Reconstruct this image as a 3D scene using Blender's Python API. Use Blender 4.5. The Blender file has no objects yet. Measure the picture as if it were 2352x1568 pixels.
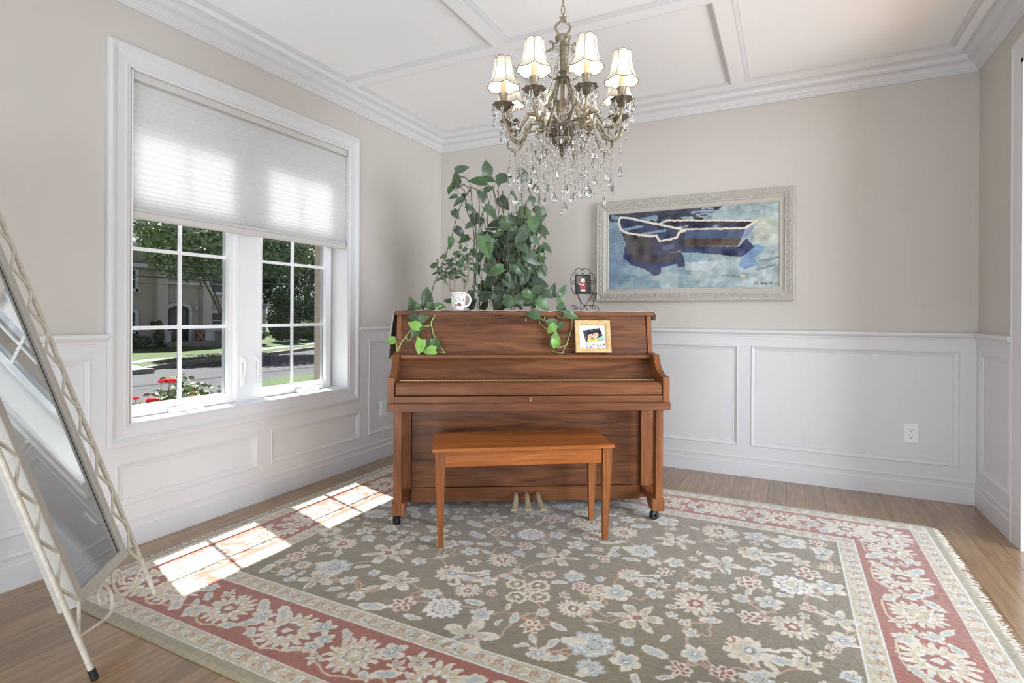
import bpy, bmesh, math, random
import numpy as np
from mathutils import Vector, Matrix
random.seed(7); RNG = np.random.default_rng(7)
S = bpy.context.scene
COL = S.collection
R_ = math.radians
# ------------------------------------------------------------------ camera, world, lights, exposure
cam_d = bpy.data.cameras.new('camera'); cam = bpy.data.objects.new('camera', cam_d); COL.objects.link(cam)
cam.location = (2.8028, -4.138, 1.12)
cam.rotation_euler = (Matrix.Rotation(R_(26.6463), 4, 'Z') @ Matrix.Rotation(R_(90), 4, 'X') @ Matrix.Rotation(0.0047, 4, 'Z')).to_euler()
cam_d.sensor_width = 36; cam_d.lens = 1255.8067 / 2352 * 36
cam_d.shift_y = -(784 - 721.1) / 2352
cam_d.clip_start = .02; cam_d.clip_end = 500
S.camera = cam
S.view_settings.view_transform = 'Standard'; S.view_settings.look = 'None'
S.view_settings.gamma = 1; S.view_settings.use_curve_mapping = False
S.view_settings.exposure = 0.0
cy = S.cycles
cy.use_denoising = True
cy.max_bounces = 9; cy.diffuse_bounces = 5; cy.glossy_bounces = 4; cy.transmission_bounces = 8; cy.transparent_max_bounces = 24
cy.caustics_reflective = False; cy.caustics_refractive = False; cy.sample_clamp_indirect = 6
w = bpy.data.worlds.new('sky'); S.world = w; w.use_nodes = True
wn = w.node_tree.nodes; wl = w.node_tree.links
bg = wn['Background']
tc = wn.new('ShaderNodeTexCoord'); sx = wn.new('ShaderNodeSeparateXYZ'); cr = wn.new('ShaderNodeValToRGB')
wl.new(tc.outputs['Generated'], sx.inputs[0]); wl.new(sx.outputs['Z'], cr.inputs[0]); wl.new(cr.outputs[0], bg.inputs[0])
cr.color_ramp.elements[0].color = (.93, .95, 1, 1); cr.color_ramp.elements[1].color = (.62, .78, 1, 1)
cr.color_ramp.elements[1].position = .9
bg.inputs[1].default_value = 1.15
sun_d = bpy.data.lights.new('sun', 'SUN'); sun = bpy.data.objects.new('sun', sun_d); COL.objects.link(sun)
sun_d.energy = 40; sun_d.angle = R_(.55); sun_d.color = (1, .96, .88)
SD = Vector((math.cos(R_(63)) * .958, -math.cos(R_(63)) * .287, -math.sin(R_(63))))
sun.rotation_euler = SD.to_track_quat('-Z', 'Y').to_euler()
def area(name, loc, to, sx_, sy_, power, col):
    d = bpy.data.lights.new(name, 'AREA'); d.shape = 'RECTANGLE'; d.size = sx_; d.size_y = sy_; d.energy = power; d.color = col
    o = bpy.data.objects.new(name, d); COL.objects.link(o); o.location = loc
    o.rotation_euler = (Vector(to) - Vector(loc)).to_track_quat('-Z', 'Y').to_euler(); return o
area('rear_fill_lamp', (1.6, -6.8, 1.25), (1.5, 0, 1.9), 3.2, 2.2, 10, (.80, .89, 1))  # added fill lamp behind the camera, brightens the whole room
area('low_upward_fill_lamp', (2.3, -5.3, .12), (1.5, -1.6, 2.7), 2.2, 1.5, 100, (.82, .90, 1))  # added unseen lamp near the floor, aimed up to lift the ceiling
area('hall_daylight', (6.6, -2.5, 1.4), (.1, -.6, 1.95), 2.4, 2.5, 290, (.82, .90, 1))
# ------------------------------------------------------------------ helpers
def lin(r, g, b):
    f = lambda c: c / 12.92 if c <= .04045 else ((c + .055) / 1.055) ** 2.4
    return (f(r / 255), f(g / 255), f(b / 255))
class MB:
    def __init__(s): s.v = []; s.f = []
    def add(s, v, f):
        o = len(s.v); s.v.extend([tuple(p) for p in v]); s.f.extend([tuple(i + o for i in q) for q in f]); return s
    def box(s, x0, x1, y0, y1, z0, z1):
        return s.add([(x, y, z) for z in (z0, z1) for y in (y0, y1) for x in (x0, x1)],
                     [(0, 2, 3, 1), (4, 5, 7, 6), (0, 1, 5, 4), (2, 6, 7, 3), (0, 4, 6, 2), (1, 3, 7, 5)])
    def bbox(s, x0, x1, y0, y1, z0, z1, c=.002):
        pts = []
        for X, ix in ((x0, 1), (x1, -1)):
            for Y, iy in ((y0, 1), (y1, -1)):
                for Z, iz in ((z0, 1), (z1, -1)):
                    pts += [(X, Y + iy * c, Z + iz * c), (X + ix * c, Y, Z + iz * c), (X + ix * c, Y + iy * c, Z)]
        return s.hull(pts)
    def hull(s, pts):
        b = bmesh.new()
        for p in pts: b.verts.new(p)
        r = bmesh.ops.convex_hull(b, input=b.verts)
        bmesh.ops.dissolve_limit(b, angle_limit=.02, verts=b.verts, edges=b.edges)
        b.verts.index_update()
        s.add([v.co for v in b.verts], [[v.index for v in f.verts] for f in b.faces]); b.free(); return s
    def grid(s, rows, closed=False):
        n = len(rows[0]); o = len(s.v)
        for r in rows: s.v.extend([tuple(p) for p in r])
        for i in range(len(rows) - 1):
            for j in range(n if closed else n - 1):
                k = (j + 1) % n
                s.f.append((o + i * n + j, o + i * n + k, o + (i + 1) * n + k, o + (i + 1) * n + j))
        return s
    def tube(s, path, r, n=6, closed=False, cap=True):
        P = [Vector(p) for p in path]; m = len(P)
        rr = r if isinstance(r, (list, tuple)) else [r] * m
        T = []
        for i in range(m):
            a = P[(i - 1) % m] if (closed or i > 0) else P[i]; b = P[(i + 1) % m] if (closed or i < m - 1) else P[i]
            t = b - a
            T.append(t.normalized() if t.length > 1e-9 else Vector((0, 0, 1)))
        u = T[0].orthogonal().normalized(); rows = []
        for i in range(m):
            u = (u - T[i] * u.dot(T[i]))
            u = u.normalized() if u.length > 1e-6 else T[i].orthogonal().normalized()
            v = T[i].cross(u)
            rows.append([P[i] + (u * math.cos(2 * math.pi * k / n) + v * math.sin(2 * math.pi * k / n)) * rr[i] for k in range(n)])
        if closed: rows.append(rows[0])
        o = len(s.v); s.grid(rows, True)
        if cap and not closed:
            s.f.append(tuple(o + k for k in range(n))[::-1]); e = len(s.v) - n; s.f.append(tuple(e + k for k in range(n)))
        return s
    def lathe(s, prof, n=24, c=(0, 0, 0), lob=0, amp=0, ph=0):
        rows = []
        for i, (r, z) in enumerate(prof):
            row = []
            for k in range(n):
                a = 2 * math.pi * k / n
                q = r * (1 + amp * math.cos(lob * a + ph)) if lob else r
                row.append((c[0] + q * math.cos(a), c[1] + q * math.sin(a), c[2] + z))
            rows.append(row)
        o = len(s.v); s.grid(rows, True)
        if prof[0][0] > 1e-5: s.f.append(tuple(o + k for k in range(n))[::-1])
        if prof[-1][0] > 1e-5: e = len(s.v) - n; s.f.append(tuple(e + k for k in range(n)))
        return s
    def prism(s, poly, fn, a, b):            # poly of 2D points, fn(u, v, t) -> 3D, between t=a and t=b
        n = len(poly); o = len(s.v)
        s.v.extend([tuple(fn(p[0], p[1], a)) for p in poly]); s.v.extend([tuple(fn(p[0], p[1], b)) for p in poly])
        s.f.append(tuple(o + i for i in range(n))[::-1]); s.f.append(tuple(o + n + i for i in range(n)))
        for i in range(n): j = (i + 1) % n; s.f.append((o + i, o + j, o + n + j, o + n + i))
        return s
    def ball(s, c, r, n=6, m=4):
        rows = [[(c[0] + r * math.sin(math.pi * i / m) * math.cos(2 * math.pi * k / n), c[1] + r * math.sin(math.pi * i / m) * math.sin(2 * math.pi * k / n), c[2] + r * math.cos(math.pi * i / m)) for k in range(n)] for i in range(m + 1)]
        return s.grid(rows, True)
    def octa(s, c, r, h=None):
        h = h or r; x, y, z = c
        return s.add([(x + r, y, z), (x, y + r, z), (x - r, y, z), (x, y - r, z), (x, y, z + h), (x, y, z - h)],
                     [(0, 1, 4), (1, 2, 4), (2, 3, 4), (3, 0, 4), (1, 0, 5), (2, 1, 5), (3, 2, 5), (0, 3, 5)])
def mesh_of(name, mb, m, smooth=False):
    me = bpy.data.meshes.new(name); me.from_pydata(mb.v, [], mb.f); me.update()
    if m: me.materials.append(m)
    if smooth:
        me.polygons.foreach_set('use_smooth', [True] * len(me.polygons)); me.set_sharp_from_angle(angle=R_(42))
    return me
def link(name, data, parent=None):
    o = bpy.data.objects.new(name, data); COL.objects.link(o)
    if parent is not None: o.parent = parent
    return o
def obj(name, mb, m, parent=None, smooth=False): return link(name, mesh_of(name, mb, m, smooth), parent)
def tag(o, label=None, cat=None, group=None, kind=None):
    if label: o['label'] = label
    if cat: o['category'] = cat
    if group: o['group'] = group
    if kind: o['kind'] = kind
    return o
def thing(name, label, cat, loc=(0, 0, 0), rz=0, group=None):
    o = bpy.data.objects.new(name, None); COL.objects.link(o); o.location = loc; o.rotation_euler = (0, 0, rz)
    o.empty_display_size = .1
    return tag(o, label, cat, group)
def struct(name, mb, m, smooth=False): return tag(obj(name, mb, m, None, smooth), kind='structure')
def bez(pts, n=6):                           # Catmull-Rom through 2D/3D points
    P = [np.array(p, float) for p in pts]; P = [2 * P[0] - P[1]] + P + [2 * P[-1] - P[-2]]; out = []
    for i in range(1, len(P) - 2):
        for k in range(n):
            t = k / n; a, b, c, d = P[i - 1:i + 3]
            out.append(.5 * (2 * b + (c - a) * t + (2 * a - 5 * b + 4 * c - d) * t * t + (3 * b - a - 3 * c + d) * t ** 3))
    out.append(P[-2]); return out
# ------------------------------------------------------------------ materials
def nodes(name):
    m = bpy.data.materials.new(name); m.use_nodes = True; t = m.node_tree
    return m, t.nodes, t.links, t.nodes['Principled BSDF']
def tex(n, l, scale, coord='Object', detail=3, rough=.55, dist=0, kind='ShaderNodeTexNoise'):
    c = n.new('ShaderNodeTexCoord'); mp = n.new('ShaderNodeMapping'); t = n.new(kind)
    mp.inputs['Scale'].default_value = scale if isinstance(scale, tuple) else (scale,) * 3
    l.new(c.outputs[coord], mp.inputs[0]); l.new(mp.outputs[0], t.inputs[0])
    t.inputs['Scale'].default_value = 1; t.inputs['Detail'].default_value = detail
    t.inputs['Distortion'].default_value = dist
    if kind == 'ShaderNodeTexNoise': t.inputs['Roughness'].default_value = rough
    return t
def ramp(n, l, src, stops):
    r = n.new('ShaderNodeValToRGB'); e = r.color_ramp.elements
    while len(e) < len(stops): e.new(.5)
    for k, (p, c) in enumerate(stops): e[k].position = p; e[k].color = (*c, 1)
    l.new(src, r.inputs[0]); return r
def M(name, col, rough=.5, metal=0, noise=None, amt=.06, bump=0, bscale=None, spec=.5, coat=0):
    m, n, l, p = nodes(name)
    p.inputs['Base Color'].default_value = (*col, 1); p.inputs['Roughness'].default_value = rough; p.inputs['Metallic'].default_value = metal
    p.inputs['Specular IOR Level'].default_value = spec; p.inputs['Coat Weight'].default_value = coat
    if noise:
        t = tex(n, l, noise); r = ramp(n, l, t.outputs['Fac'], [(.3, tuple(c * (1 - amt) for c in col)), (.7, tuple(min(1, c * (1 + amt)) for c in col))])
        l.new(r.outputs[0], p.inputs['Base Color'])
    if bump:
        t2 = tex(n, l, bscale or noise or 60); b = n.new('ShaderNodeBump'); b.inputs['Strength'].default_value = bump; b.inputs['Distance'].default_value = .004
        l.new(t2.outputs['Fac'], b.inputs['Height']); l.new(b.outputs[0], p.inputs['Normal'])
    return m
def wood(name, stops, sc, rough=.32, dist=1.2, fine=None, coat=.25, rnd=0, loc=(0, 0, 0), fstr=.55):
    m, n, l, p = nodes(name)
    t = tex(n, l, sc, detail=5, rough=.6, dist=dist)
    t.inputs[0].links[0].from_node.inputs['Location'].default_value = loc
    r = ramp(n, l, t.outputs['Fac'], stops); src = r.outputs[0]
    f = tex(n, l, fine or tuple(c * 9 for c in sc), detail=2)
    mx = n.new('ShaderNodeMixRGB'); mx.blend_type = 'MULTIPLY'; mx.inputs[0].default_value = fstr
    fr = ramp(n, l, f.outputs['Fac'], [(.35, (.55, .5, .48)), (.6, (1, 1, 1))])
    l.new(src, mx.inputs[1]); l.new(fr.outputs[0], mx.inputs[2]); src = mx.outputs[0]
    if rnd:
        oi = n.new('ShaderNodeObjectInfo'); h = n.new('ShaderNodeHueSaturation'); mr = n.new('ShaderNodeMapRange')
        mr.inputs['To Min'].default_value = 1 - rnd; mr.inputs['To Max'].default_value = 1 + rnd
        l.new(oi.outputs['Random'], mr.inputs[0]); l.new(mr.outputs[0], h.inputs['Value']); l.new(src, h.inputs['Color']); src = h.outputs[0]
        va = n.new('ShaderNodeVectorMath'); va.operation = 'ADD'; cx = n.new('ShaderNodeCombineXYZ'); mu = n.new('ShaderNodeMath'); mu.operation = 'MULTIPLY'; mu.inputs[1].default_value = 37
        l.new(oi.outputs['Random'], mu.inputs[0])
        for k in range(3): l.new(mu.outputs[0], cx.inputs[k])
        for tt in (t, f):
            v2 = n.new('ShaderNodeVectorMath'); v2.operation = 'ADD'
            l.new(tt.inputs[0].links[0].from_socket, v2.inputs[0]); l.new(cx.outputs[0], v2.inputs[1]); l.new(v2.outputs[0], tt.inputs[0])
    l.new(src, p.inputs['Base Color']); p.inputs['Roughness'].default_value = rough
    p.inputs['Coat Weight'].default_value = coat; p.inputs['Coat Roughness'].default_value = .2; p.inputs['Specular IOR Level'].default_value = .25 if name != 'oak_floor' else .5
    b = n.new('ShaderNodeBump'); b.inputs['Strength'].default_value = .12; b.inputs['Distance'].default_value = .002
    l.new(f.outputs['Fac'], b.inputs['Height']); l.new(b.outputs[0], p.inputs['Normal'])
    return m
def vcol(name, rough=.7, noise=0, bump=0, sheen=0, spec=.3):
    m, n, l, p = nodes(name); a = n.new('ShaderNodeAttribute'); a.attribute_name = 'print'
    src = a.outputs['Color']
    if noise:
        t = tex(n, l, noise, detail=2); r = ramp(n, l, t.outputs['Fac'], [(.36, (.62, .62, .62)), (.62, (1.16, 1.16, 1.16))])
        mx = n.new('ShaderNodeMixRGB'); mx.blend_type = 'MULTIPLY'; mx.inputs[0].default_value = .75
        l.new(src, mx.inputs[1]); l.new(r.outputs[0], mx.inputs[2]); src = mx.outputs[0]
        if bump:
            b = n.new('ShaderNodeBump'); b.inputs['Strength'].default_value = bump; b.inputs['Distance'].default_value = .004
            l.new(t.outputs['Fac'], b.inputs['Height']); l.new(b.outputs[0], p.inputs['Normal'])
    l.new(src, p.inputs['Base Color']); p.inputs['Roughness'].default_value = rough; p.inputs['Specular IOR Level'].default_value = spec
    p.inputs['Sheen Weight'].default_value = sheen; p.inputs['Sheen Roughness'].default_value = .5
    return m
def mix2(name, a, b, fac):
    m = bpy.data.materials.new(name); m.use_nodes = True; n = m.node_tree.nodes; l = m.node_tree.links; n.clear()
    o = n.new('ShaderNodeOutputMaterial'); mx = n.new('ShaderNodeMixShader'); mx.inputs[0].default_value = fac
    for k, (typ, kw) in enumerate((a, b)):
        s = n.new(typ)
        for q, v in kw.items(): s.inputs[q].default_value = v
        l.new(s.outputs[0], mx.inputs[k + 1])
    l.new(mx.outputs[0], o.inputs[0]); return m, n, l, mx
WALL = M('greige_paint', lin(201, 196, 188), .8, noise=2.5, amt=.015, bump=.05, bscale=350)
WHITE = M('white_trim_paint', (.69, .69, .695), .42, noise=3, amt=.01)
CEIL = M('ceiling_paint', (.935, .945, .955), .75, noise=2, amt=.008)
VINYL = M('white_vinyl', (.86, .87, .88), .35, noise=8, amt=.01)
GREYV = M('grey_rail', lin(205, 203, 198), .5, noise=8, amt=.02)
BLACK = M('black_rubber', (.012, .012, .013), .5, noise=40, amt=.1)
IRON = M('black_iron', (.03, .028, .026), .45, .6, noise=60, amt=.2)
OAK = wood('oak_floor', [(.3, lin(128, 98, 66)), (.5, lin(148, 116, 80)), (.72, lin(164, 132, 94))], (13, 1.0, 13), .22, 2.4, (70, 3, 70), .45, .12, fstr=.3)
SUB = M('subfloor', lin(70, 50, 35), .9, noise=10)
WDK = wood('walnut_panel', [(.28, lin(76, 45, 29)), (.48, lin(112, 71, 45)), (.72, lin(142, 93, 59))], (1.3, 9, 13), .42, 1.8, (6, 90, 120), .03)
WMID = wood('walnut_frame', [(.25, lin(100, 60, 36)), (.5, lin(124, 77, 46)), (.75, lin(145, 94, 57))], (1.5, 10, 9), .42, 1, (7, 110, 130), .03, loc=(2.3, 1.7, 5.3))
WSLAB = wood('walnut_slab', [(.25, lin(98, 59, 36)), (.5, lin(120, 74, 45)), (.75, lin(138, 89, 54))], (1.5, 10, 2), .42, 1, (7, 110, 60), .03, loc=(4.1, .3, 9.7))
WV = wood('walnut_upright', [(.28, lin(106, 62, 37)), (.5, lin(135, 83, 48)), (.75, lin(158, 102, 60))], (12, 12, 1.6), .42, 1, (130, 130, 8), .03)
WBN = wood('bench_wood', [(.28, lin(150, 84, 40)), (.5, lin(176, 104, 52)), (.75, lin(198, 126, 70))], (1.5, 12, 12), .36, .8, (8, 110, 130), .12)
WBL = wood('bench_leg_wood', [(.28, lin(124, 72, 38)), (.5, lin(150, 92, 50)), (.75, lin(172, 110, 64))], (12, 12, 1.6), .42, .8, (130, 130, 8), .04)
BRASS = M('aged_brass', lin(226, 206, 158), .45, .4, noise=60, amt=.15)
PEDAL = M('pedal_brass', lin(190, 178, 146), .45, .35, noise=90, amt=.15)
BRONZE = M('antique_bronze', lin(160, 148, 126), .45, .75, noise=70, amt=.3, bump=.3, bscale=160)
BRONZED = M('dark_bronze', lin(124, 114, 100), .45, .75, noise=70, amt=.35, bump=.3, bscale=160)
CANDLE = M('candle_sleeve', lin(228, 206, 168), .6, noise=30, amt=.04)
GOLDF = wood('pale_gold_frame', [(.3, lin(206, 172, 112)), (.5, lin(222, 190, 132)), (.7, lin(232, 204, 150))], (30, 30, 30), .45, .5, (90, 90, 90), .1)
CREAM = M('cream_enamel', lin(208, 200, 184), .4, noise=45, amt=.14)
FRAMEG = M('silver_grey_frame', lin(186, 182, 172), .5, .05, noise=40, amt=.06)
LINER = M('frame_liner', lin(205, 202, 194), .5, noise=30, amt=.02)
GLASSM, n_, l_, mx_ = mix2('window_glass', ('ShaderNodeBsdfTransparent', {'Color': (.72, .735, .745, 1)}), ('ShaderNodeBsdfGlossy', {'Roughness': .02}), .05)
lw = n_.new('ShaderNodeLayerWeight'); lw.inputs[0].default_value = .5; pw_ = n_.new('ShaderNodeMath'); pw_.operation = 'POWER'; pw_.inputs[1].default_value = 5
l_.new(lw.outputs['Facing'], pw_.inputs[0]); ma = n_.new('ShaderNodeMath'); ma.operation = 'MULTIPLY_ADD'; ma.inputs[1].default_value = .5; ma.inputs[2].default_value = .02
l_.new(pw_.outputs[0], ma.inputs[0]); l_.new(ma.outputs[0], mx_.inputs[0])
MIRROR = M('mirror_silver', (.9, .93, .92), .01, 1, noise=5, amt=.01)
m_, n_, l_, p_ = nodes('crystal'); p_.inputs['Transmission Weight'].default_value = 1; p_.inputs['Roughness'].default_value = 0; p_.inputs['IOR'].default_value = 1.52; p_.inputs['Base Color'].default_value = (1, 1, 1, 1)
CRYSTAL = m_
FABRIC, n_, l_, mx_ = mix2('shade_fabric', ('ShaderNodeBsdfDiffuse', {'Color': (.88, .88, .87, 1)}), ('ShaderNodeBsdfTranslucent', {'Color': (.92, .92, .93, 1)}), .4)
t_ = tex(n_, l_, (60, 60, 200), detail=3); r_ = ramp(n_, l_, t_.outputs['Fac'], [(.3, (.78, .79, .79)), (.7, (.98, .98, .98))]); l_.new(r_.outputs[0], n_['Translucent BSDF'].inputs[0])
LAMPSH, n_, l_, mx_ = mix2('lamp_shade_silk', ('ShaderNodeBsdfDiffuse', {'Color': (.84, .79, .68, 1)}), ('ShaderNodeBsdfTranslucent', {'Color': (.95, .93, .88, 1)}), .13)
t_ = tex(n_, l_, 55, detail=4, dist=2); r_ = ramp(n_, l_, t_.outputs['Fac'], [(.4, (.74, .68, .58)), (.56, (.96, .94, .9))]); l_.new(r_.outputs[0], n_['Translucent BSDF'].inputs[0])
TRIMB = M('shade_trim', lin(120, 104, 84), .7, noise=60)
m_, n_, l_, p_ = nodes('bulb_glow'); p_.inputs['Emission Color'].default_value = (1, .95, .88, 1); p_.inputs['Emission Strength'].default_value = 42; p_.inputs['Base Color'].default_value = (1, .95, .85, 1); BULB = m_
def leafmat(name, a, b, rough=.38, sc=14):
    m, n, l, p = nodes(name); t = tex(n, l, sc, detail=3); oi = n.new('ShaderNodeObjectInfo')
    r = ramp(n, l, t.outputs['Fac'], [(.3, a), (.7, b)]); h = n.new('ShaderNodeHueSaturation'); mr = n.new('ShaderNodeMapRange')
    mr.inputs['To Min'].default_value = .75; mr.inputs['To Max'].default_value = 1.25
    l.new(oi.outputs['Random'], mr.inputs[0]); l.new(mr.outputs[0], h.inputs['Value']); l.new(r.outputs[0], h.inputs['Color']); l.new(h.outputs[0], p.inputs['Base Color'])
    p.inputs['Roughness'].default_value = rough
    p.inputs['Subsurface Weight'].default_value = 0
    return m
LEAF = [leafmat('pothos_dark', lin(58, 77, 56), lin(84, 104, 78)), leafmat('pothos_mid', lin(66, 94, 58), lin(94, 124, 78)), leafmat('pothos_bright', lin(104, 150, 60), lin(140, 184, 88))]
STEMD = M('vine_stem', lin(96, 92, 76), .6, noise=30, amt=.2); STEMG = M('green_vine', lin(160, 184, 110), .5, noise=30, amt=.15)
JADE = leafmat('jade_leaf', lin(56, 74, 52), lin(88, 108, 76)); JADES = M('jade_stem', lin(140, 130, 116), .7, noise=40, amt=.15)
# ------ measured layout data (rug flowers, leaves, stems, wires, painting shapes)
MOT= [('D', 1.65, -2.41, 0.073), ('D', 1.66, -1.63, 0.073), ('P', 1.16, -2.13, 0.132), ('P', 1.87, -1.81, 0.118), ('S', 0.9, -2.15, 0.071), ('S', 2.09, -2.19, 0.063), ('C', 1.53, -2.16, 0.102), ('C', 1.5, -1.35, 0.093), ('R', 1.88, -2.15, 0.111), ('R', 1.85, -1.38, 0.093), ('B', 1.04, -2.35, 0.077), ('B', 2.21, -2.38, 0.072), ('L', 1.37, -2.32, 0.091), ('L', 1.39, -1.52, 0.076), ('L', 1.83, -2.52, 0.109), ('s', 1.49, -1.94, 0.047), ('s', 1.55, -2.34, 0.045), ('p', 1.5, -2.46, 0.053), ('s', 1.8, -2.38, 0.045), ('s', 1.7, -2.15, 0.046), ('S', 1.66, -1.95, 0.071), ('s', 1.18, -2.41, 0.038), ('p', 0.81, -2.35, 0.051), ('l', 1.6, -1.79, 0.04), ('s', 1.78, -1.58, 0.046), ('l', 1.46, -2.58, 0.027), ('l', 1.4, -2.05, 0.034), ('l', 1.75, -1.7, 0.027), ('s', 0.89, -1.98, 0.052), ('s', 0.98, -1.9, 0.047), ('B', 0.78, -1.77, 0.072), ('p', 1.5, -1.68, 0.056), ('p', 2.0, -2.37, 0.046), ('s', 1.3, -2.49, 0.036), ('s', 1.35, -1.92, 0.053), ('L', 1.06, -2.46, 0.084), ('l', 0.79, -2.49, 0.04), ('s', 0.89, -2.48, 0.039), ('l', 0.8, -2.56, 0.03), ('s', 1.21, -1.61, 0.04), ('s', 1.54, -1.54, 0.044), ('R', 2.14, -2.04, 0.073), ('p', 2.06, -2.02, 0.042), ('l', 1.92, -2.35, 0.034), ('s', 2.0, -2.27, 0.028), ('C', 2.23, -2.53, 0.075), ('l', 2.14, -2.5, 0.036), ('s', 2.08, -2.5, 0.042), ('p', 1.72, -2.54, 0.026), ('s', 1.58, -2.57, 0.029), ('s', 1.91, -1.4, 0.038), ('D', 0.91, -1.61, 0.042), ('s', 0.65, -2.16, 0.027), ('B', 1.66, -1.19, 0.053), ('s', 1.77, -2.02, 0.028), ('D', 2.83, -1.61, 0.084), ('S', 2.07, -1.39, 0.074), ('P', 2.32, -1.37, 0.114), ('P', 2.32, -2.14, 0.112), ('C', 2.68, -1.36, 0.113), ('C', 2.7, -2.17, 0.117), ('C', 2.22, -1.83, 0.087), ('B', 2.2, -1.57, 0.074), ('B', 2.72, -1.53, 0.044), ('B', 2.23, -2.37, 0.069), ('S', 2.5, -1.94, 0.089), ('S', 2.5, -1.16, 0.091), ('S', 2.83, -1.95, 0.079), ('R', 2.98, -1.36, 0.049), ('R', 3.0, -2.13, 0.046), ('L', 2.86, -1.36, 0.051), ('L', 2.87, -2.16, 0.051), ('L', 2.55, -1.54, 0.099), ('L', 2.98, -1.82, 0.075), ('p', 2.69, -1.95, 0.051), ('p', 2.67, -1.67, 0.058), ('p', 2.88, -1.78, 0.036), ('s', 2.75, -1.8, 0.054), ('s', 2.65, -1.82, 0.033), ('s', 2.34, -1.94, 0.044), ('s', 2.36, -1.62, 0.049), ('s', 2.43, -1.82, 0.037), ('l', 2.56, -2.04, 0.037), ('l', 2.92, -1.67, 0.034), ('s', 2.96, -1.57, 0.068), ('s', 2.82, -1.14, 0.085), ('l', 2.73, -1.89, 0.017), ('s', 2.35, -2.41, 0.053), ('p', 2.51, -2.37, 0.04), ('p', 2.63, -2.33, 0.041), ('s', 2.54, -2.27, 0.048), ('s', 2.51, -2.15, 0.03), ('s', 2.98, -1.96, 0.051), ('s', 2.96, -1.18, 0.053), ('l', 2.57, -1.25, 0.036), ('p', 2.47, -1.3, 0.027), ('s', 2.23, -1.14, 0.07), ('s', 2.04, -1.21, 0.045), ('s', 2.67, -1.14, 0.065), ('l', 2.18, -2.23, 0.02), ('s', 2.15, -2.13, 0.033), ('s', 2.2, -2.0, 0.066), ('B', 2.73, -2.31, 0.045), ('s', 2.99, -1.05, 0.045), ('s', 2.48, -1.68, 0.047), ('l', 2.77, -1.92, 0.02)]
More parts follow.
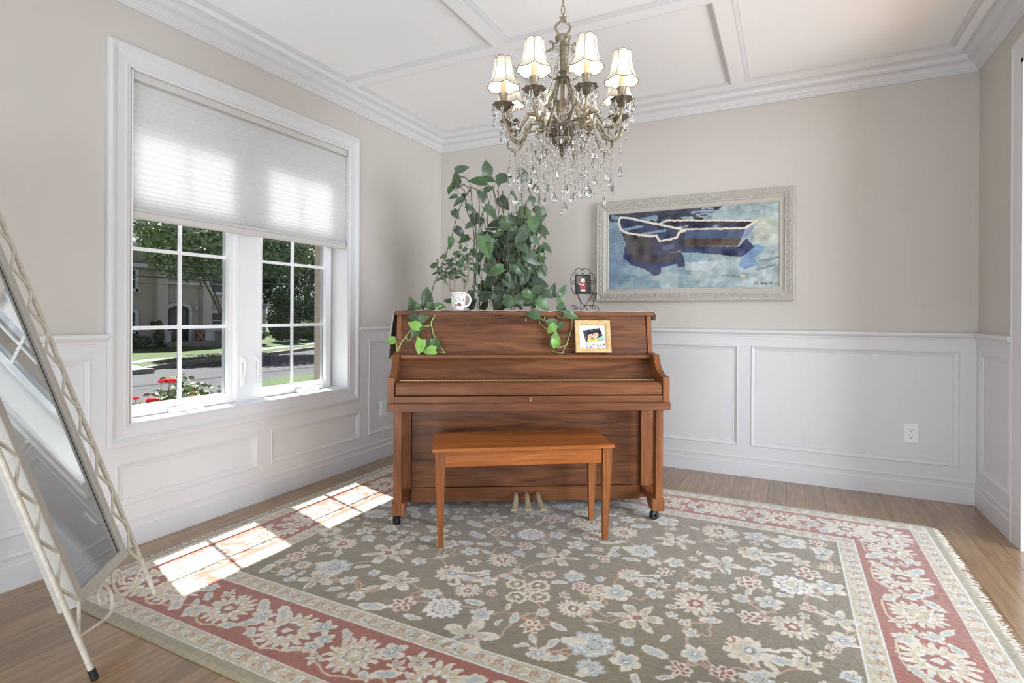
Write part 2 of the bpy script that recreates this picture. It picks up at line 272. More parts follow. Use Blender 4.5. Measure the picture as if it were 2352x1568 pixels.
BODY= [(-0.428, 2.053, 0.101, -75, 0), (-0.382, 2.058, 0.088, -25, 0), (-0.456, 2.001, 0.056, 120, 0), (-0.469, 1.927, 0.046, 110, 1), (-0.446, 1.881, 0.055, 175, 0), (-0.413, 1.845, 0.064, 150, 0), (-0.432, 1.789, 0.06, 60, 0), (-0.377, 1.929, 0.042, 70, 0), (-0.29, 2.0, 0.112, 187, 1), (-0.225, 2.071, 0.084, -85, 0), (-0.206, 2.03, 0.083, 10, 0), (-0.104, 2.046, 0.084, -15, 0), (-0.15, 1.97, 0.056, 90, 0), (-0.261, 1.926, 0.055, 40, 1), (-0.252, 1.875, 0.07, 80, 0), (-0.103, 1.883, 0.093, 60, 0), (-0.048, 1.93, 0.038, 60, 0), (0.008, 2.057, 0.094, -110, 0), (0.102, 1.971, 0.056, 5, 0), (0.107, 1.915, 0.056, 70, 0), (0.154, 1.799, 0.109, 75, 0), (0.178, 1.818, 0.056, 20, 0), (-0.191, 1.788, 0.102, 35, 0), (-0.117, 1.748, 0.084, 100, 1), (-0.075, 1.748, 0.094, -95, 0), (-0.307, 1.763, 0.083, 100, 0), (-0.265, 1.741, 0.055, 100, 0), (-0.403, 1.678, 0.069, 40, 0), (-0.38, 1.628, 0.069, 160, 1), (-0.463, 1.59, 0.083, 90, 1), (0.037, 1.783, 0.094, 20, 1), (0.038, 1.727, 0.103, 5, 0), (0.108, 1.733, 0.066, 60, 0), (0.183, 1.706, 0.075, 25, 0), (0.131, 1.677, 0.095, 40, 0), (-0.195, 1.654, 0.102, 0, 0), (-0.037, 1.665, 0.103, 140, 0), (0.061, 1.685, 0.085, 20, 0), (-0.158, 1.575, 0.112, 5, 1), (-0.223, 1.551, 0.131, 70, 1), (-0.041, 1.558, 0.103, 5, 0), (0.038, 1.531, 0.122, 10, 0), (0.142, 1.537, 0.094, 10, 0), (0.184, 1.561, 0.075, 35, 0), (0.123, 1.504, 0.094, 165, 1), (-0.045, 1.474, 0.093, 20, 0), (-0.017, 1.442, 0.093, 20, 0), (-0.054, 1.409, 0.121, 25, 1), (-0.175, 1.403, 0.111, 165, 1), (-0.269, 1.486, 0.075, 100, 0), (-0.282, 1.42, 0.065, 60, 1), (-0.11, 1.325, 0.075, 185, 0), (-0.198, 1.328, 0.083, 80, 0), (-0.008, 1.358, 0.066, 60, 0), (-0.045, 1.302, 0.075, 120, 0), (-0.207, 1.263, 0.074, 100, 0), (-0.156, 1.18, 0.075, 120, 0), (-0.23, 1.189, 0.083, -60, 0), (-0.313, 1.188, 0.074, -50, 0), (0.095, 1.443, 0.085, 50, 0), (0.156, 1.406, 0.076, 60, 0), (0.04, 1.27, 0.093, 30, 0), (0.059, 1.219, 0.093, 10, 1), (0.012, 1.181, 0.075, 60, 1), (-0.063, 1.227, 0.075, 100, 0), (-0.11, 1.227, 0.075, 60, 1), (-0.326, 1.809, 0.065, 30, 0), (-0.344, 1.707, 0.056, 150, 0), (-0.206, 1.988, 0.065, -30, 0), (0.074, 1.863, 0.057, 80, 0), (0.14, 1.845, 0.066, 40, 0), (0.032, 1.834, 0.047, 60, 0), (0.15, 1.64, 0.057, 60, 0), (0.094, 1.592, 0.075, 50, 0), (0.161, 1.49, 0.056, 60, 0), (0.077, 1.359, 0.065, 70, 0), (0.114, 1.378, 0.056, 60, 0), (-0.167, 1.505, 0.075, 100, 0), (-0.102, 1.543, 0.075, 150, 1), (-0.083, 1.627, 0.065, 30, 0), (-0.269, 1.625, 0.074, 80, 0), (0.01, 1.619, 0.084, 30, 0), (-0.138, 1.45, 0.074, 140, 1), (0.039, 1.414, 0.066, 60, 0), (0.001, 1.507, 0.075, 30, 0), (-0.323, 1.244, 0.065, 80, 0), (-0.082, 1.357, 0.056, 70, 0), (-0.306, 1.522, 0.056, 60, 1)]
DRAPE= [(0.09, 1.276, 0.076, -40, 0), (0.111, 1.175, 0.085, 45, 1), (0.136, 1.238, 0.068, 10, 0), (0.17, 1.276, 0.068, -80, 0), (0.229, 1.268, 0.076, -60, 0), (0.221, 1.189, 0.076, 60, 1), (0.209, 1.138, 0.067, 80, 1), (0.174, 1.243, 0.06, 40, 0), (0.082, 1.209, 0.067, 30, 1), (0.031, 1.234, 0.076, 10, 1), (-0.027, 1.2, 0.067, 60, 0), (-0.677, 1.171, 0.082, -110, 1), (-0.587, 1.246, 0.066, -80, 1), (-0.595, 1.204, 0.066, 100, 0), (-0.562, 1.196, 0.066, 60, 0), (-0.607, 1.163, 0.049, 100, 0), (-0.55, 1.163, 0.058, 20, 1), (-0.463, 1.197, 0.049, 180, 1), (-0.5, 1.164, 0.057, 10, 1), (-0.648, 1.155, 0.049, 170, 1)]
FRONT= [(0.262, 1.114, 0.08, 10, 1), (0.034, 1.119, 0.072, 185, 1), (0.141, 1.034, 0.059, 120, 2), (0.194, 1.05, 0.048, 130, 1), (0.166, 0.979, 0.08, -80, 2), (0.138, 1.074, 0.056, 190, 1), (0.158, 0.951, 0.048, 90, 2), (-0.643, 1.057, 0.073, -150, 2), (-0.635, 1.02, 0.07, 130, 1), (-0.589, 1.094, 0.062, -15, 1), (-0.651, 1.102, 0.054, 190, 0), (-0.605, 0.93, 0.085, 105, 2), (-0.569, 0.958, 0.062, -50, 1), (-0.556, 0.911, 0.066, 175, 2), (-0.616, 0.969, 0.047, -110, 2), (-0.516, 0.942, 0.062, 80, 1), (-0.774, 0.965, 0.058, 160, 2), (-0.758, 0.866, 0.031, 120, 2)]
STEMS= [[(-0.336, 1.957), (-0.409, 1.817), (-0.454, 1.65), (-0.508, 1.483), (-0.572, 1.307), (-0.59, 1.224)], [(-0.336, 1.971), (-0.368, 1.92), (-0.358, 1.827), (-0.325, 1.744), (-0.306, 1.633), (-0.315, 1.504), (-0.305, 1.392), (-0.309, 1.151)], [(-0.336, 1.967), (-0.326, 1.902), (-0.321, 1.828), (-0.302, 1.726), (-0.292, 1.578), (-0.291, 1.393)], [(-0.331, 1.967), (-0.289, 1.94), (-0.275, 1.857), (-0.274, 1.708), (-0.269, 1.578), (-0.259, 1.393), (-0.267, 1.207)], [(-0.336, 1.971), (-0.382, 1.994), (-0.419, 1.974)], [(-0.336, 1.971), (-0.364, 2.003), (-0.396, 2.016)], [(-0.187, 1.979), (-0.159, 1.859), (-0.186, 1.709), (-0.195, 1.524), (-0.166, 1.347), (-0.137, 1.162)], [(-0.113, 1.971), (-0.112, 1.859), (-0.098, 1.711), (-0.111, 1.58), (-0.12, 1.394), (-0.128, 1.162)], [(-0.011, 2.001), (0.009, 1.843), (0.0, 1.675), (-0.017, 1.488), (-0.045, 1.302), (-0.081, 1.162)], [(0.055, 1.974), (0.093, 1.844), (0.113, 1.677), (0.076, 1.508), (0.03, 1.321), (-0.053, 1.162)], [(0.121, 1.845), (0.094, 1.714), (0.076, 1.583)], [(-0.159, 1.924), (-0.121, 1.785), (-0.084, 1.637), (-0.083, 1.488), (-0.091, 1.301)], [(-0.234, 1.95), (-0.205, 1.839), (-0.252, 1.801), (-0.26, 1.671), (-0.232, 1.523), (-0.175, 1.366)], [(-0.323, 1.318), (-0.286, 1.272), (-0.231, 1.272), (-0.175, 1.319), (-0.157, 1.366)], [(0.037, 1.862), (0.028, 1.675), (0.034, 1.489), (-0.007, 1.302)], [(-0.056, 1.805), (-0.046, 1.637), (-0.064, 1.469), (-0.068, 1.302), (-0.081, 1.162)], [(-0.168, 1.784), (-0.149, 1.636), (-0.134, 1.487), (-0.133, 1.348)], [(0.131, 1.714), (0.141, 1.658), (0.104, 1.583), (0.048, 1.489)], [(0.114, 1.396), (0.049, 1.34), (-0.026, 1.246), (-0.063, 1.162)], [(-0.267, 1.152), (-0.272, 1.254), (-0.296, 1.346), (-0.287, 1.448)]]
TREL= [[(-0.285, 1.699), (-0.283, 1.161)], [(-0.01, 1.843), (-0.012, 1.395), (-0.058, 1.162)], [(0.054, 1.713), (0.053, 1.414)], [(-0.048, 1.926), (-0.043, 1.581)]]
VF= [[(-0.489, 1.169), (-0.516, 1.153), (-0.528, 1.114), (-0.547, 1.075), (-0.547, 1.051), (-0.527, 0.981), (-0.496, 0.934), (-0.466, 0.898)], [(-0.547, 1.055), (-0.582, 1.047), (-0.613, 1.051), (-0.64, 1.055)], [(-0.52, 1.126), (-0.567, 1.122), (-0.613, 1.125), (-0.637, 1.133)], [(-0.606, 1.137), (-0.617, 1.102), (-0.652, 1.043), (-0.683, 1.0), (-0.713, 0.957), (-0.74, 0.902)], [(-0.466, 0.898), (-0.511, 0.902), (-0.566, 0.914)], [(-0.508, 0.961), (-0.535, 0.949), (-0.562, 0.942), (-0.589, 0.938)], [(-0.652, 1.043), (-0.686, 0.996), (-0.682, 0.969), (-0.663, 0.973), (-0.659, 1.004)], [(0.055, 1.18), (0.071, 1.133), (0.079, 1.077), (0.095, 1.053), (0.127, 1.03)], [(0.079, 1.101), (0.103, 1.085), (0.119, 1.133)], [(0.272, 1.094), (0.268, 1.038), (0.24, 0.958), (0.216, 0.911), (0.2, 0.895), (0.16, 0.903), (0.148, 0.907)], [(0.184, 1.03), (0.216, 1.054), (0.223, 1.086)], [(0.159, 1.133), (0.199, 1.102), (0.239, 1.106)], [(0.244, 0.946), (0.216, 0.934), (0.184, 0.926)], [(-0.74, 0.902), (-0.744, 0.941), (-0.752, 0.961)]]
JADE_L= [(-0.388, 1.516, 0.027, -80), (-0.369, 1.506, 0.027, -50), (-0.362, 1.495, 0.027, -30), (-0.402, 1.485, 0.034, 160), (-0.411, 1.492, 0.031, 140), (-0.436, 1.455, 0.02, 90), (-0.522, 1.438, 0.02, 60), (-0.477, 1.447, 0.031, -70), (-0.499, 1.45, 0.031, -60), (-0.533, 1.412, 0.044, 160), (-0.52, 1.396, 0.027, 80), (-0.528, 1.368, 0.034, 165), (-0.488, 1.421, 0.02, 10), (-0.461, 1.423, 0.031, -10), (-0.455, 1.444, 0.031, 170), (-0.442, 1.441, 0.02, 120), (-0.437, 1.416, 0.037, 150), (-0.409, 1.459, 0.027, -70), (-0.397, 1.46, 0.027, -70), (-0.373, 1.464, 0.031, 60), (-0.354, 1.473, 0.027, 100), (-0.376, 1.442, 0.031, 120), (-0.37, 1.423, 0.031, 80), (-0.439, 1.403, 0.027, 150), (-0.426, 1.387, 0.034, 150), (-0.458, 1.397, 0.031, -5), (-0.495, 1.393, 0.031, 120), (-0.501, 1.38, 0.034, 120), (-0.473, 1.371, 0.027, 160), (-0.451, 1.371, 0.034, 160), (-0.436, 1.384, 0.031, -30), (-0.407, 1.375, 0.031, 70), (-0.423, 1.362, 0.034, 0), (-0.501, 1.346, 0.02, 60), (-0.486, 1.349, 0.034, 130), (-0.509, 1.327, 0.027, 140), (-0.479, 1.315, 0.027, 60), (-0.476, 1.343, 0.031, 140), (-0.451, 1.356, 0.031, 140), (-0.439, 1.346, 0.031, 80), (-0.417, 1.34, 0.037, -5), (-0.398, 1.403, 0.027, 20), (-0.382, 1.407, 0.034, 10), (-0.385, 1.372, 0.031, 30), (-0.373, 1.372, 0.027, 60), (-0.366, 1.35, 0.027, 20), (-0.357, 1.394, 0.031, -30), (-0.345, 1.426, 0.027, -50), (-0.335, 1.445, 0.027, -40), (-0.342, 1.474, 0.031, -40), (-0.329, 1.426, 0.031, 0), (-0.323, 1.392, 0.031, 20), (-0.361, 1.445, 0.031, -40), (-0.392, 1.419, 0.031, 20), (-0.414, 1.413, 0.027, -60), (-0.423, 1.441, 0.02, -90), (-0.467, 1.387, 0.027, -30), (-0.458, 1.359, 0.031, -40), (-0.405, 1.432, 0.027, -20), (-0.382, 1.388, 0.027, -20), (-0.37, 1.328, 0.027, 60), (-0.448, 1.337, 0.027, 20)]
JST= [[(-0.435, 1.255), (-0.445, 1.29), (-0.454, 1.33), (-0.467, 1.371), (-0.486, 1.399), (-0.511, 1.424)], [(-0.445, 1.271), (-0.46, 1.293), (-0.473, 1.324), (-0.498, 1.362), (-0.514, 1.383)], [(-0.423, 1.255), (-0.42, 1.293), (-0.423, 1.328), (-0.429, 1.369), (-0.436, 1.438)], [(-0.364, 1.259), (-0.363, 1.297), (-0.373, 1.328), (-0.392, 1.369), (-0.404, 1.413), (-0.414, 1.451)], [(-0.366, 1.259), (-0.354, 1.3), (-0.341, 1.344), (-0.342, 1.395), (-0.361, 1.454), (-0.386, 1.498)], [(-0.36, 1.275), (-0.341, 1.319), (-0.335, 1.369), (-0.335, 1.439)]]
STAND= [[(0.31, 1.374), (0.314, 1.388), (0.328, 1.401), (0.343, 1.402), (0.359, 1.397), (0.37, 1.385), (0.368, 1.373), (0.359, 1.369), (0.351, 1.375), (0.35, 1.387), (0.361, 1.399), (0.378, 1.402), (0.398, 1.395), (0.409, 1.381), (0.411, 1.371)], [(0.331, 1.368), (0.318, 1.375), (0.304, 1.37), (0.29, 1.352), (0.286, 1.331), (0.292, 1.313), (0.304, 1.306), (0.315, 1.315), (0.308, 1.325), (0.294, 1.319), (0.289, 1.303), (0.292, 1.279), (0.307, 1.248)], [(0.394, 1.373), (0.407, 1.376), (0.421, 1.369), (0.434, 1.345), (0.436, 1.324), (0.425, 1.31), (0.413, 1.312), (0.409, 1.32), (0.417, 1.33), (0.432, 1.324), (0.441, 1.308), (0.438, 1.288), (0.422, 1.251)], [(0.309, 1.248), (0.35, 1.186), (0.385, 1.147)], [(0.329, 1.246), (0.346, 1.21), (0.351, 1.177), (0.346, 1.145)], [(0.418, 1.247), (0.375, 1.182), (0.344, 1.145)], [(0.442, 1.253), (0.424, 1.215), (0.416, 1.178), (0.412, 1.157), (0.42, 1.153)], [(0.291, 1.163), (0.301, 1.175), (0.315, 1.169), (0.315, 1.155), (0.305, 1.157), (0.307, 1.145)], [(0.315, 1.169), (0.33, 1.167), (0.332, 1.155), (0.319, 1.153)], [(0.412, 1.157), (0.412, 1.172), (0.426, 1.176), (0.438, 1.166), (0.437, 1.149), (0.424, 1.147)], [(0.438, 1.166), (0.453, 1.17), (0.463, 1.154), (0.457, 1.145)], [(0.369, 1.176), (0.418, 1.176)]]
PNT= {'dark': [(0.001, 0.993), (0.236, 1.0), (0.694, 0.988), (0.666, 0.93), (0.594, 0.885), (0.453, 0.887), (0.299, 0.933), (0.188, 0.903), (0.08, 0.943)], 'b2in': [(0.334, 0.827), (0.377, 0.86), (0.881, 0.778), (0.82, 0.7), (0.476, 0.733), (0.416, 0.768)], 'b2side': [(0.484, 0.728), (0.816, 0.7), (0.803, 0.592), (0.469, 0.622)], 'b2tr': [(0.881, 0.772), (0.82, 0.7), (0.803, 0.578), (0.827, 0.595), (0.861, 0.687)], 'b2br': [(0.469, 0.622), (0.803, 0.592), (0.78, 0.505), (0.462, 0.537)], 'b2ref': [(0.458, 0.538), (0.786, 0.497), (0.827, 0.588), (0.871, 0.48), (0.804, 0.383), (0.79, 0.373), (0.66, 0.418), (0.459, 0.463)], 'b1in': [(0.08, 0.927), (0.093, 0.942), (0.22, 0.867), (0.469, 0.73), (0.443, 0.702), (0.431, 0.65), (0.331, 0.613), (0.312, 0.68), (0.188, 0.71), (0.097, 0.77), (0.073, 0.838)], 'b1g': [(0.08, 0.943), (0.068, 0.872), (0.081, 0.788), (0.122, 0.735), (0.188, 0.707), (0.26, 0.682), (0.308, 0.68), (0.328, 0.607), (0.432, 0.642), (0.446, 0.71), (0.484, 0.725), (0.377, 0.788), (0.22, 0.873), (0.138, 0.923), (0.08, 0.943)], 'b2g': [(0.331, 0.827), (0.377, 0.86), (0.881, 0.783), (0.82, 0.707), (0.476, 0.737)], 'seat1': [(0.09, 0.778), (0.22, 0.81)], 'seat2': [(0.22, 0.71), (0.362, 0.737)], 'seat3': [(0.438, 0.757), (0.491, 0.778)], 'seat4': [(0.624, 0.725), (0.66, 0.755)], 'b1side': [(0.073, 0.838), (0.09, 0.755), (0.188, 0.702), (0.264, 0.677), (0.3, 0.427), (0.22, 0.435), (0.123, 0.572), (0.098, 0.688)], 'b1tr': [(0.26, 0.67), (0.308, 0.672), (0.328, 0.598), (0.432, 0.633), (0.446, 0.702), (0.484, 0.72), (0.466, 0.49), (0.316, 0.41), (0.293, 0.475)], 'b1det': [(0.343, 0.55), (0.42, 0.565), (0.417, 0.512), (0.347, 0.487)], 'b1ref': [(0.115, 0.59), (0.102, 0.51), (0.098, 0.412), (0.156, 0.327), (0.237, 0.265), (0.301, 0.182), (0.336, 0.212), (0.339, 0.282), (0.432, 0.323), (0.44, 0.275), (0.484, 0.288), (0.477, 0.382), (0.459, 0.475), (0.3, 0.412), (0.22, 0.435)], 'b1brn': [(0.123, 0.572), (0.22, 0.435), (0.3, 0.412), (0.459, 0.475), (0.447, 0.4), (0.347, 0.345), (0.237, 0.337), (0.14, 0.425)], 'blue': [(0.874, 0.523), (0.921, 0.49), (0.915, 0.433), (0.868, 0.363), (0.889, 0.288), (0.814, 0.228), (0.786, 0.267), (0.801, 0.37)], 'lt1': [(0.477, 0.335), (0.639, 0.345), (0.675, 0.305), (0.603, 0.218), (0.485, 0.242)], 'lt2': [(0.557, 0.978), (0.687, 0.98), (0.652, 0.933), (0.587, 0.92)], 'sig': [(0.876, 0.07), (0.975, 0.038)]}
# ------------------------------------------------------------------ room shell
W = 3.821; YE = -5.4
def cells(rect, holes):                      # rectangle minus holes -> list of rectangles
    a0, a1, b0, b1 = rect
    A = sorted({a0, a1, *[min(max(h[k], a0), a1) for h in holes for k in (0, 1)]}); Bq = sorted({b0, b1, *[min(max(h[k], b0), b1) for h in holes for k in (2, 3)]})
    out = []
    for j in range(len(Bq) - 1):
        run = None
        for i in range(len(A) - 1):
            ca, cb = (A[i] + A[i + 1]) / 2, (Bq[j] + Bq[j + 1]) / 2
            if any(h[0] < ca < h[1] and h[2] < cb < h[3] for h in holes): run = None; continue
            if run: run[1] = A[i + 1]
            else: run = [A[i], A[i + 1], Bq[j], Bq[j + 1]]; out.append(run)
    return out
PL_ = lambda s, o, z: (o, s, z)              # left wall:  s = Y
PB_ = lambda s, o, z: (s, -o, z)             # back wall:  s = X
PR_ = lambda s, o, z: (W - o, s, z)          # right wall: s = Y
def wbox(mb, fn, s0, s1, o0, o1, z0, z1):
    P = [fn(s, o, z) for z in (z0, z1) for o in (o0, o1) for s in (s0, s1)]
    return mb.add(P, [(0, 2, 3, 1), (4, 5, 7, 6), (0, 1, 5, 4), (2, 6, 7, 3), (0, 4, 6, 2), (1, 3, 7, 5)])
def frame_sweep(fn, s0, s1, z0, z1, prof):   # picture-frame moulding, prof = (inset, offset)
    mb = MB(); rows = [[fn(s0 + d, o, z0 + d), fn(s1 - d, o, z0 + d), fn(s1 - d, o, z1 - d), fn(s0 + d, o, z1 - d)] for d, o in prof]
    return mb.grid(rows, True)
def wall(name, fn, rect, holes): 
    mb = MB()
    for a in cells(rect, holes): wbox(mb, fn, a[0], a[1], -.16, 0, a[2], a[3])
    return struct(name, mb, WALL)
PM = [(0, .0125), (.004, .0165), (.008, .0165), (.012, .0125), (.026, .006), (.03, .0075), (.033, .003)]
def wainscot(wl_, fn, rect, panels, holes=()):
    mb = MB()
    for a in cells(rect, [(p[0], p[1], p[2], p[3]) for p in panels] + list(holes)): wbox(mb, fn, a[0], a[1], 0, .0125, a[2], a[3])
    obj('wainscot_board', mb, WHITE, wl_)
    for p in panels:
        pm = MB(); wbox(pm, fn, p[0] + .002, p[1] - .002, 0, .0035, p[2] + .002, p[3] - .002); q = obj('wainscot_panel', pm, WHITE, wl_)
        obj('panel_moulding', frame_sweep(fn, p[0], p[1], p[2], p[3], PM), WHITE, q)
WIN = (-2.62, -1.155, .585, 2.291)
wL = wall('wall_left', PL_, (YE, 0, -.02, 2.72), [WIN])
wB = wall('wall_back', PB_, (-.16, W + .16, -.02, 2.72), [])
DOOR = (-2.4, -.69, -.02, 2.36)
wR = wall('wall_right', PR_, (YE, 0, -.02, 2.72), [DOOR])
CAS = (-2.728, -1.073, .5, 2.388)
wainscot(wL, PL_, (YE, 0, 0, 1.0), [(-.962, -.1, .21, .915), (-1.828, -1.055, .205, .408), (-2.689, -1.922, .205, .408), (-3.72, -2.79, .21, .915), (-4.7, -3.83, .21, .915)], [(CAS[0] + .02, CAS[1] - .02, CAS[2] + .02, 2)])
wainscot(wB, PB_, (0, W, 0, 1.0), [(.1, 1.02, .21, .91), (1.11, 1.42, .21, .91), (1.5, 2.503, .21, .91), (2.584, 3.732, .213, .91)])
wainscot(wR, PR_, (-.6, 0, 0, 1.0), [(-.56, -.08, .215, .912)])
def run(name, fn, s0, s1, prof, m0, m1, m=WHITE):   # moulding along a wall; prof = (offset, z); m0/m1 = mitre sign at each end
    mb = MB(); rows = [[fn(s0 + m0 * o, o, z) for o, z in prof], [fn(s1 + m1 * o, o, z) for o, z in prof]]
    mb.grid(rows); n = len(prof); mb.f.append(tuple(range(n))); mb.f.append(tuple(range(n, 2 * n))); return struct(name, mb, m)
BASE = [(0, 0), (.018, 0), (.018, .094), (.016, .099), (.0145, .1), (.0145, .122), (.0165, .126), (.0165, .134), (.013, .141), (.0125, .155), (0, .156)]
run('baseboard_left', PL_, YE, 0, BASE, 0, -1); run('baseboard_back', PB_, 0, W, BASE, 1, -1); run('baseboard_right', PR_, -.592, 0, BASE, 0, -1)
RAIL = [(0, .962), (.016, .962), (.016, .972), (.019, .977), (.019, .985), (.024, .99), (.03, .996), (.034, 1.004), (.034, 1.012), (.03, 1.018), (.024, 1.021), (0, 1.021)]
run('trim_1', PL_, -1.073, 0, RAIL, 0, -1); run('trim_2', PL_, YE, -2.728, RAIL, 0, 0); run('trim_3', PB_, 0, W, RAIL, 1, -1); run('trim_4', PR_, -.592, 0, RAIL, 0, -1)
CRN = [(0, 2.571), (.009, 2.571), (.012, 2.574), (.012, 2.581), (.017, 2.582), (.019, 2.588), (.019, 2.593), (.024, 2.594), (.026, 2.601), (.03, 2.603), (.034, 2.612), (.043, 2.621), (.057, 2.628), (.066, 2.630), (.066, 2.636), (.071, 2.638), (.075, 2.650), (.083, 2.659), (.094, 2.664), (.1, 2.665), (.1, 2.669), (.11, 2.67), (.112, 2.674), (0, 2.674)]
run('trim_5', PL_, YE, 0, CRN, 0, -1); run('trim_6', PB_, 0, W, CRN, 1, -1); run('trim_7', PR_, YE, 0, CRN, 0, -1)
# ceiling with coffers
c_ = MB(); c_.box(-.16, W + .16, YE, .16, 2.692, 2.8); ceil = struct('ceiling', c_, CEIL)
xs = [(.155, 1.272), (1.36, 2.468), (2.553, 3.666)]; ys = [(-1.262, -.172), (-2.46, -1.345), (-3.64, -2.543)]
coff = [(a[0], a[1], b[0], b[1]) for a in xs for b in ys]
for r in cells((0, W, YE, 0), coff): c_ = MB(); c_.box(r[0], r[1], r[2], r[3], 2.674, 2.693); obj('ceiling_beam', c_, CEIL, ceil)
CP = [(0, 2.6745), (.005, 2.6745), (.005, 2.678), (.012, 2.680), (.022, 2.686), (.028, 2.687), (.028, 2.6895), (.033, 2.6925)]
for c in coff:
    mb = MB(); mb.grid([[(c[0] + d, c[2] + d, z), (c[1] - d, c[2] + d, z), (c[1] - d, c[3] - d, z), (c[0] + d, c[3] - d, z)] for d, z in CP], True)
    obj('coffer_moulding', mb, WHITE, ceil)
# floor planks
f_ = MB(); f_.box(-.16, W + .16, YE, .16, -.06, -.013); floor = struct('floor', f_, SUB)
pw = .104; meshes = {}
for i in range(37):
    x = i * pw; y = 0 - RNG.uniform(0, .9)
    ycuts = [0]
    while y > YE: ycuts.append(y); y -= RNG.uniform(.9, 1.7)
    ycuts.append(YE)
    for a, b in zip(ycuts, ycuts[1:]):
        if a - b < .02: continue
        mb = MB(); h = RNG.uniform(-.0003, 0)
        mb.bbox(.0003, min(pw, W - x) - .0003, b - a + .0004, -.0004, -.013, 0, .0007)
        o = obj('plank', mb, OAK, floor); o.location = (x, a, h)
# right wall doorway casing (the door's own opening is a cased passage)
d_ = MB(); CSP = [(-.105, 0), (-.105, .02), (-.09, .024), (-.08, .019), (-.03, .016), (-.012, .014), (0, .012), (0, 0)]
rows = []
for d, o in CSP: rows.append([PR_(DOOR[1] - d, o, 0), PR_(DOOR[1] - d, o, DOOR[3] - d), PR_(DOOR[0] + d, o, DOOR[3] - d), PR_(DOOR[0] + d, o, 0)])
d_.grid(rows); wbox(d_, PR_, DOOR[1] - .02, DOOR[1] + .001, -.165, .013, 0, DOOR[3]); wbox(d_, PR_, DOOR[0], DOOR[0] + .02, -.165, .013, 0, DOOR[3]); wbox(d_, PR_, DOOR[0], DOOR[1], -.165, .013, DOOR[3] - .02, DOOR[3])
struct('door_1', d_, WHITE)
# hall floor and far wall beyond the passage
h_ = MB(); h_.box(W + .16, 7.6, YE, .16, -.06, 0); struct('floor_hall', h_, OAK)
h_ = MB(); h_.box(W + .16, 7.6, .02, .16, 0, 2.72); struct('wall_hall', h_, WALL)
# ------------------------------------------------------------------ window
win = tag(bpy.data.objects.new('window_1', None), kind='structure'); COL.objects.link(win)
CW_ = [(0, 0), (0, .022), (.012, .026), (.02, .026), (.024, .022), (.03, .021), (.034, .016), (.042, .013), (.075, .011), (.082, .013), (.088, .012), (.092, .008), (.1, .008), (.1, -.004)]
obj('casing', frame_sweep(PL_, CAS[0], CAS[1], CAS[2] - .01, CAS[3], CW_), WHITE, win)
j_ = MB(); y0, y1, z0, z1 = WIN
for a in ((y0, y0 + .006, z0, z1), (y1 - .006, y1, z0, z1), (y0, y1, z1 - .006, z1)): wbox(j_, PL_, a[0], a[1], -.178, .006, a[2], a[3])
obj('jamb', j_, VINYL, win)
j_ = MB(); wbox(j_, PL_, y0, y1, -.185, .007, z0 - .012, z0 + .006); obj('sill', j_, VINYL, win)
j_ = MB(); wbox(j_, PL_, -1.972, -1.803, -.178, -.112, z0, z1)
for s in (-1.965, -1.81): wbox(j_, PL_, s - .006, s + .006, -.112, -.107, z0, z1)
obj('mullion', j_, VINYL, win)
def sash(a, b, mid):
    fr = MB(); za, zb = z0 + .008, z1 - .004; t = .052
    for q in cells((a, b, za, zb), [(a + t, b - t, za + .055, zb - .038)]): wbox(fr, PL_, q[0], q[1], -.175, -.125, q[2], q[3])
    for q in cells((a + .03, b - .03, za + .03, zb - .03), [(a + t, b - t, za + .055, zb - .038)]): wbox(fr, PL_, q[0], q[1], -.125, -.119, q[2], q[3])
    s = obj('sash', fr, VINYL, win)
    hz = [za + .055, 1.04, 1.443, 1.845, zb - .038]; vy = [a + t, mid, b - t]
    for k in range(4):
        for m in range(2):
            p = MB(); wbox(p, PL_, vy[m], vy[m + 1], -.152, -.148, hz[k], hz[k + 1]); obj('pane', p, GLASSM, s)
    for z in hz[1:-1]: p = MB(); wbox(p, PL_, a + t, b - t, -.155, -.145, z - .0095, z + .0095); obj('muntin', p, VINYL, s)
    p = MB(); wbox(p, PL_, mid - .0095, mid + .0095, -.1555, -.1445, za + .055, zb - .038); obj('muntin', p, VINYL, s)
    # crank cover and folding handle on the sill side, printed spec strip on the bottom rail
    yc = b - .28 if b < -1.9 else b - .2
    cx_ = MB(); prof = [(-.118, 0), (-.088, 0), (-.088, .012), (-.096, .022), (-.118, .026)]
    cx_.prism(prof, lambda o, z, t_: (o, t_, z0 + .007 + z), yc - .12, yc + .06); cr_ = obj('crank_cover', cx_, VINYL, s)
    hd = MB(); hd.tube([(-.1, yc - .09, z0 + .03), (-.098, yc - .03, z0 + .034), (-.098, yc + .03, z0 + .032), (-.1, yc + .09, z0 + .026)], [.006, .008, .008, .006], 8); obj('crank_handle', hd, VINYL, cr_, True)
    st = MB(); yb = yc + .02
    for k in range(7): wbox(st, PL_, yb + k * .012, yb + k * .012 + .008, -.1192, -.1186, za + .026, za + .029 + .003 * (k > 2))
    obj('spec_strip', st, GREYV, s)
    return s
sash(-2.605, -1.968, -2.29); sash(-1.842, -1.208, -1.533)
for y, zt in ((-1.935, .66), (-1.84, .66)):
    lk = MB(); lk.bbox(-.112, -.104, y - .012, y + .012, zt + .02, zt + .2, .003); lk.hull([(-.104, y - .007, zt + .17), (-.104, y + .007, zt + .17), (-.104, y - .007, zt + .195), (-.104, y + .007, zt + .195), (-.085, y - .005, zt + .16), (-.085, y + .005, zt + .16), (-.078, y - .005, zt + .175), (-.078, y + .005, zt + .175)])
    lk.tube([(-.083, y, zt + .17), (-.09, y, zt + .1), (-.1, y, zt + .03)], [.006, .006, .005], 8)
    obj('lock_lever', lk, VINYL, win)
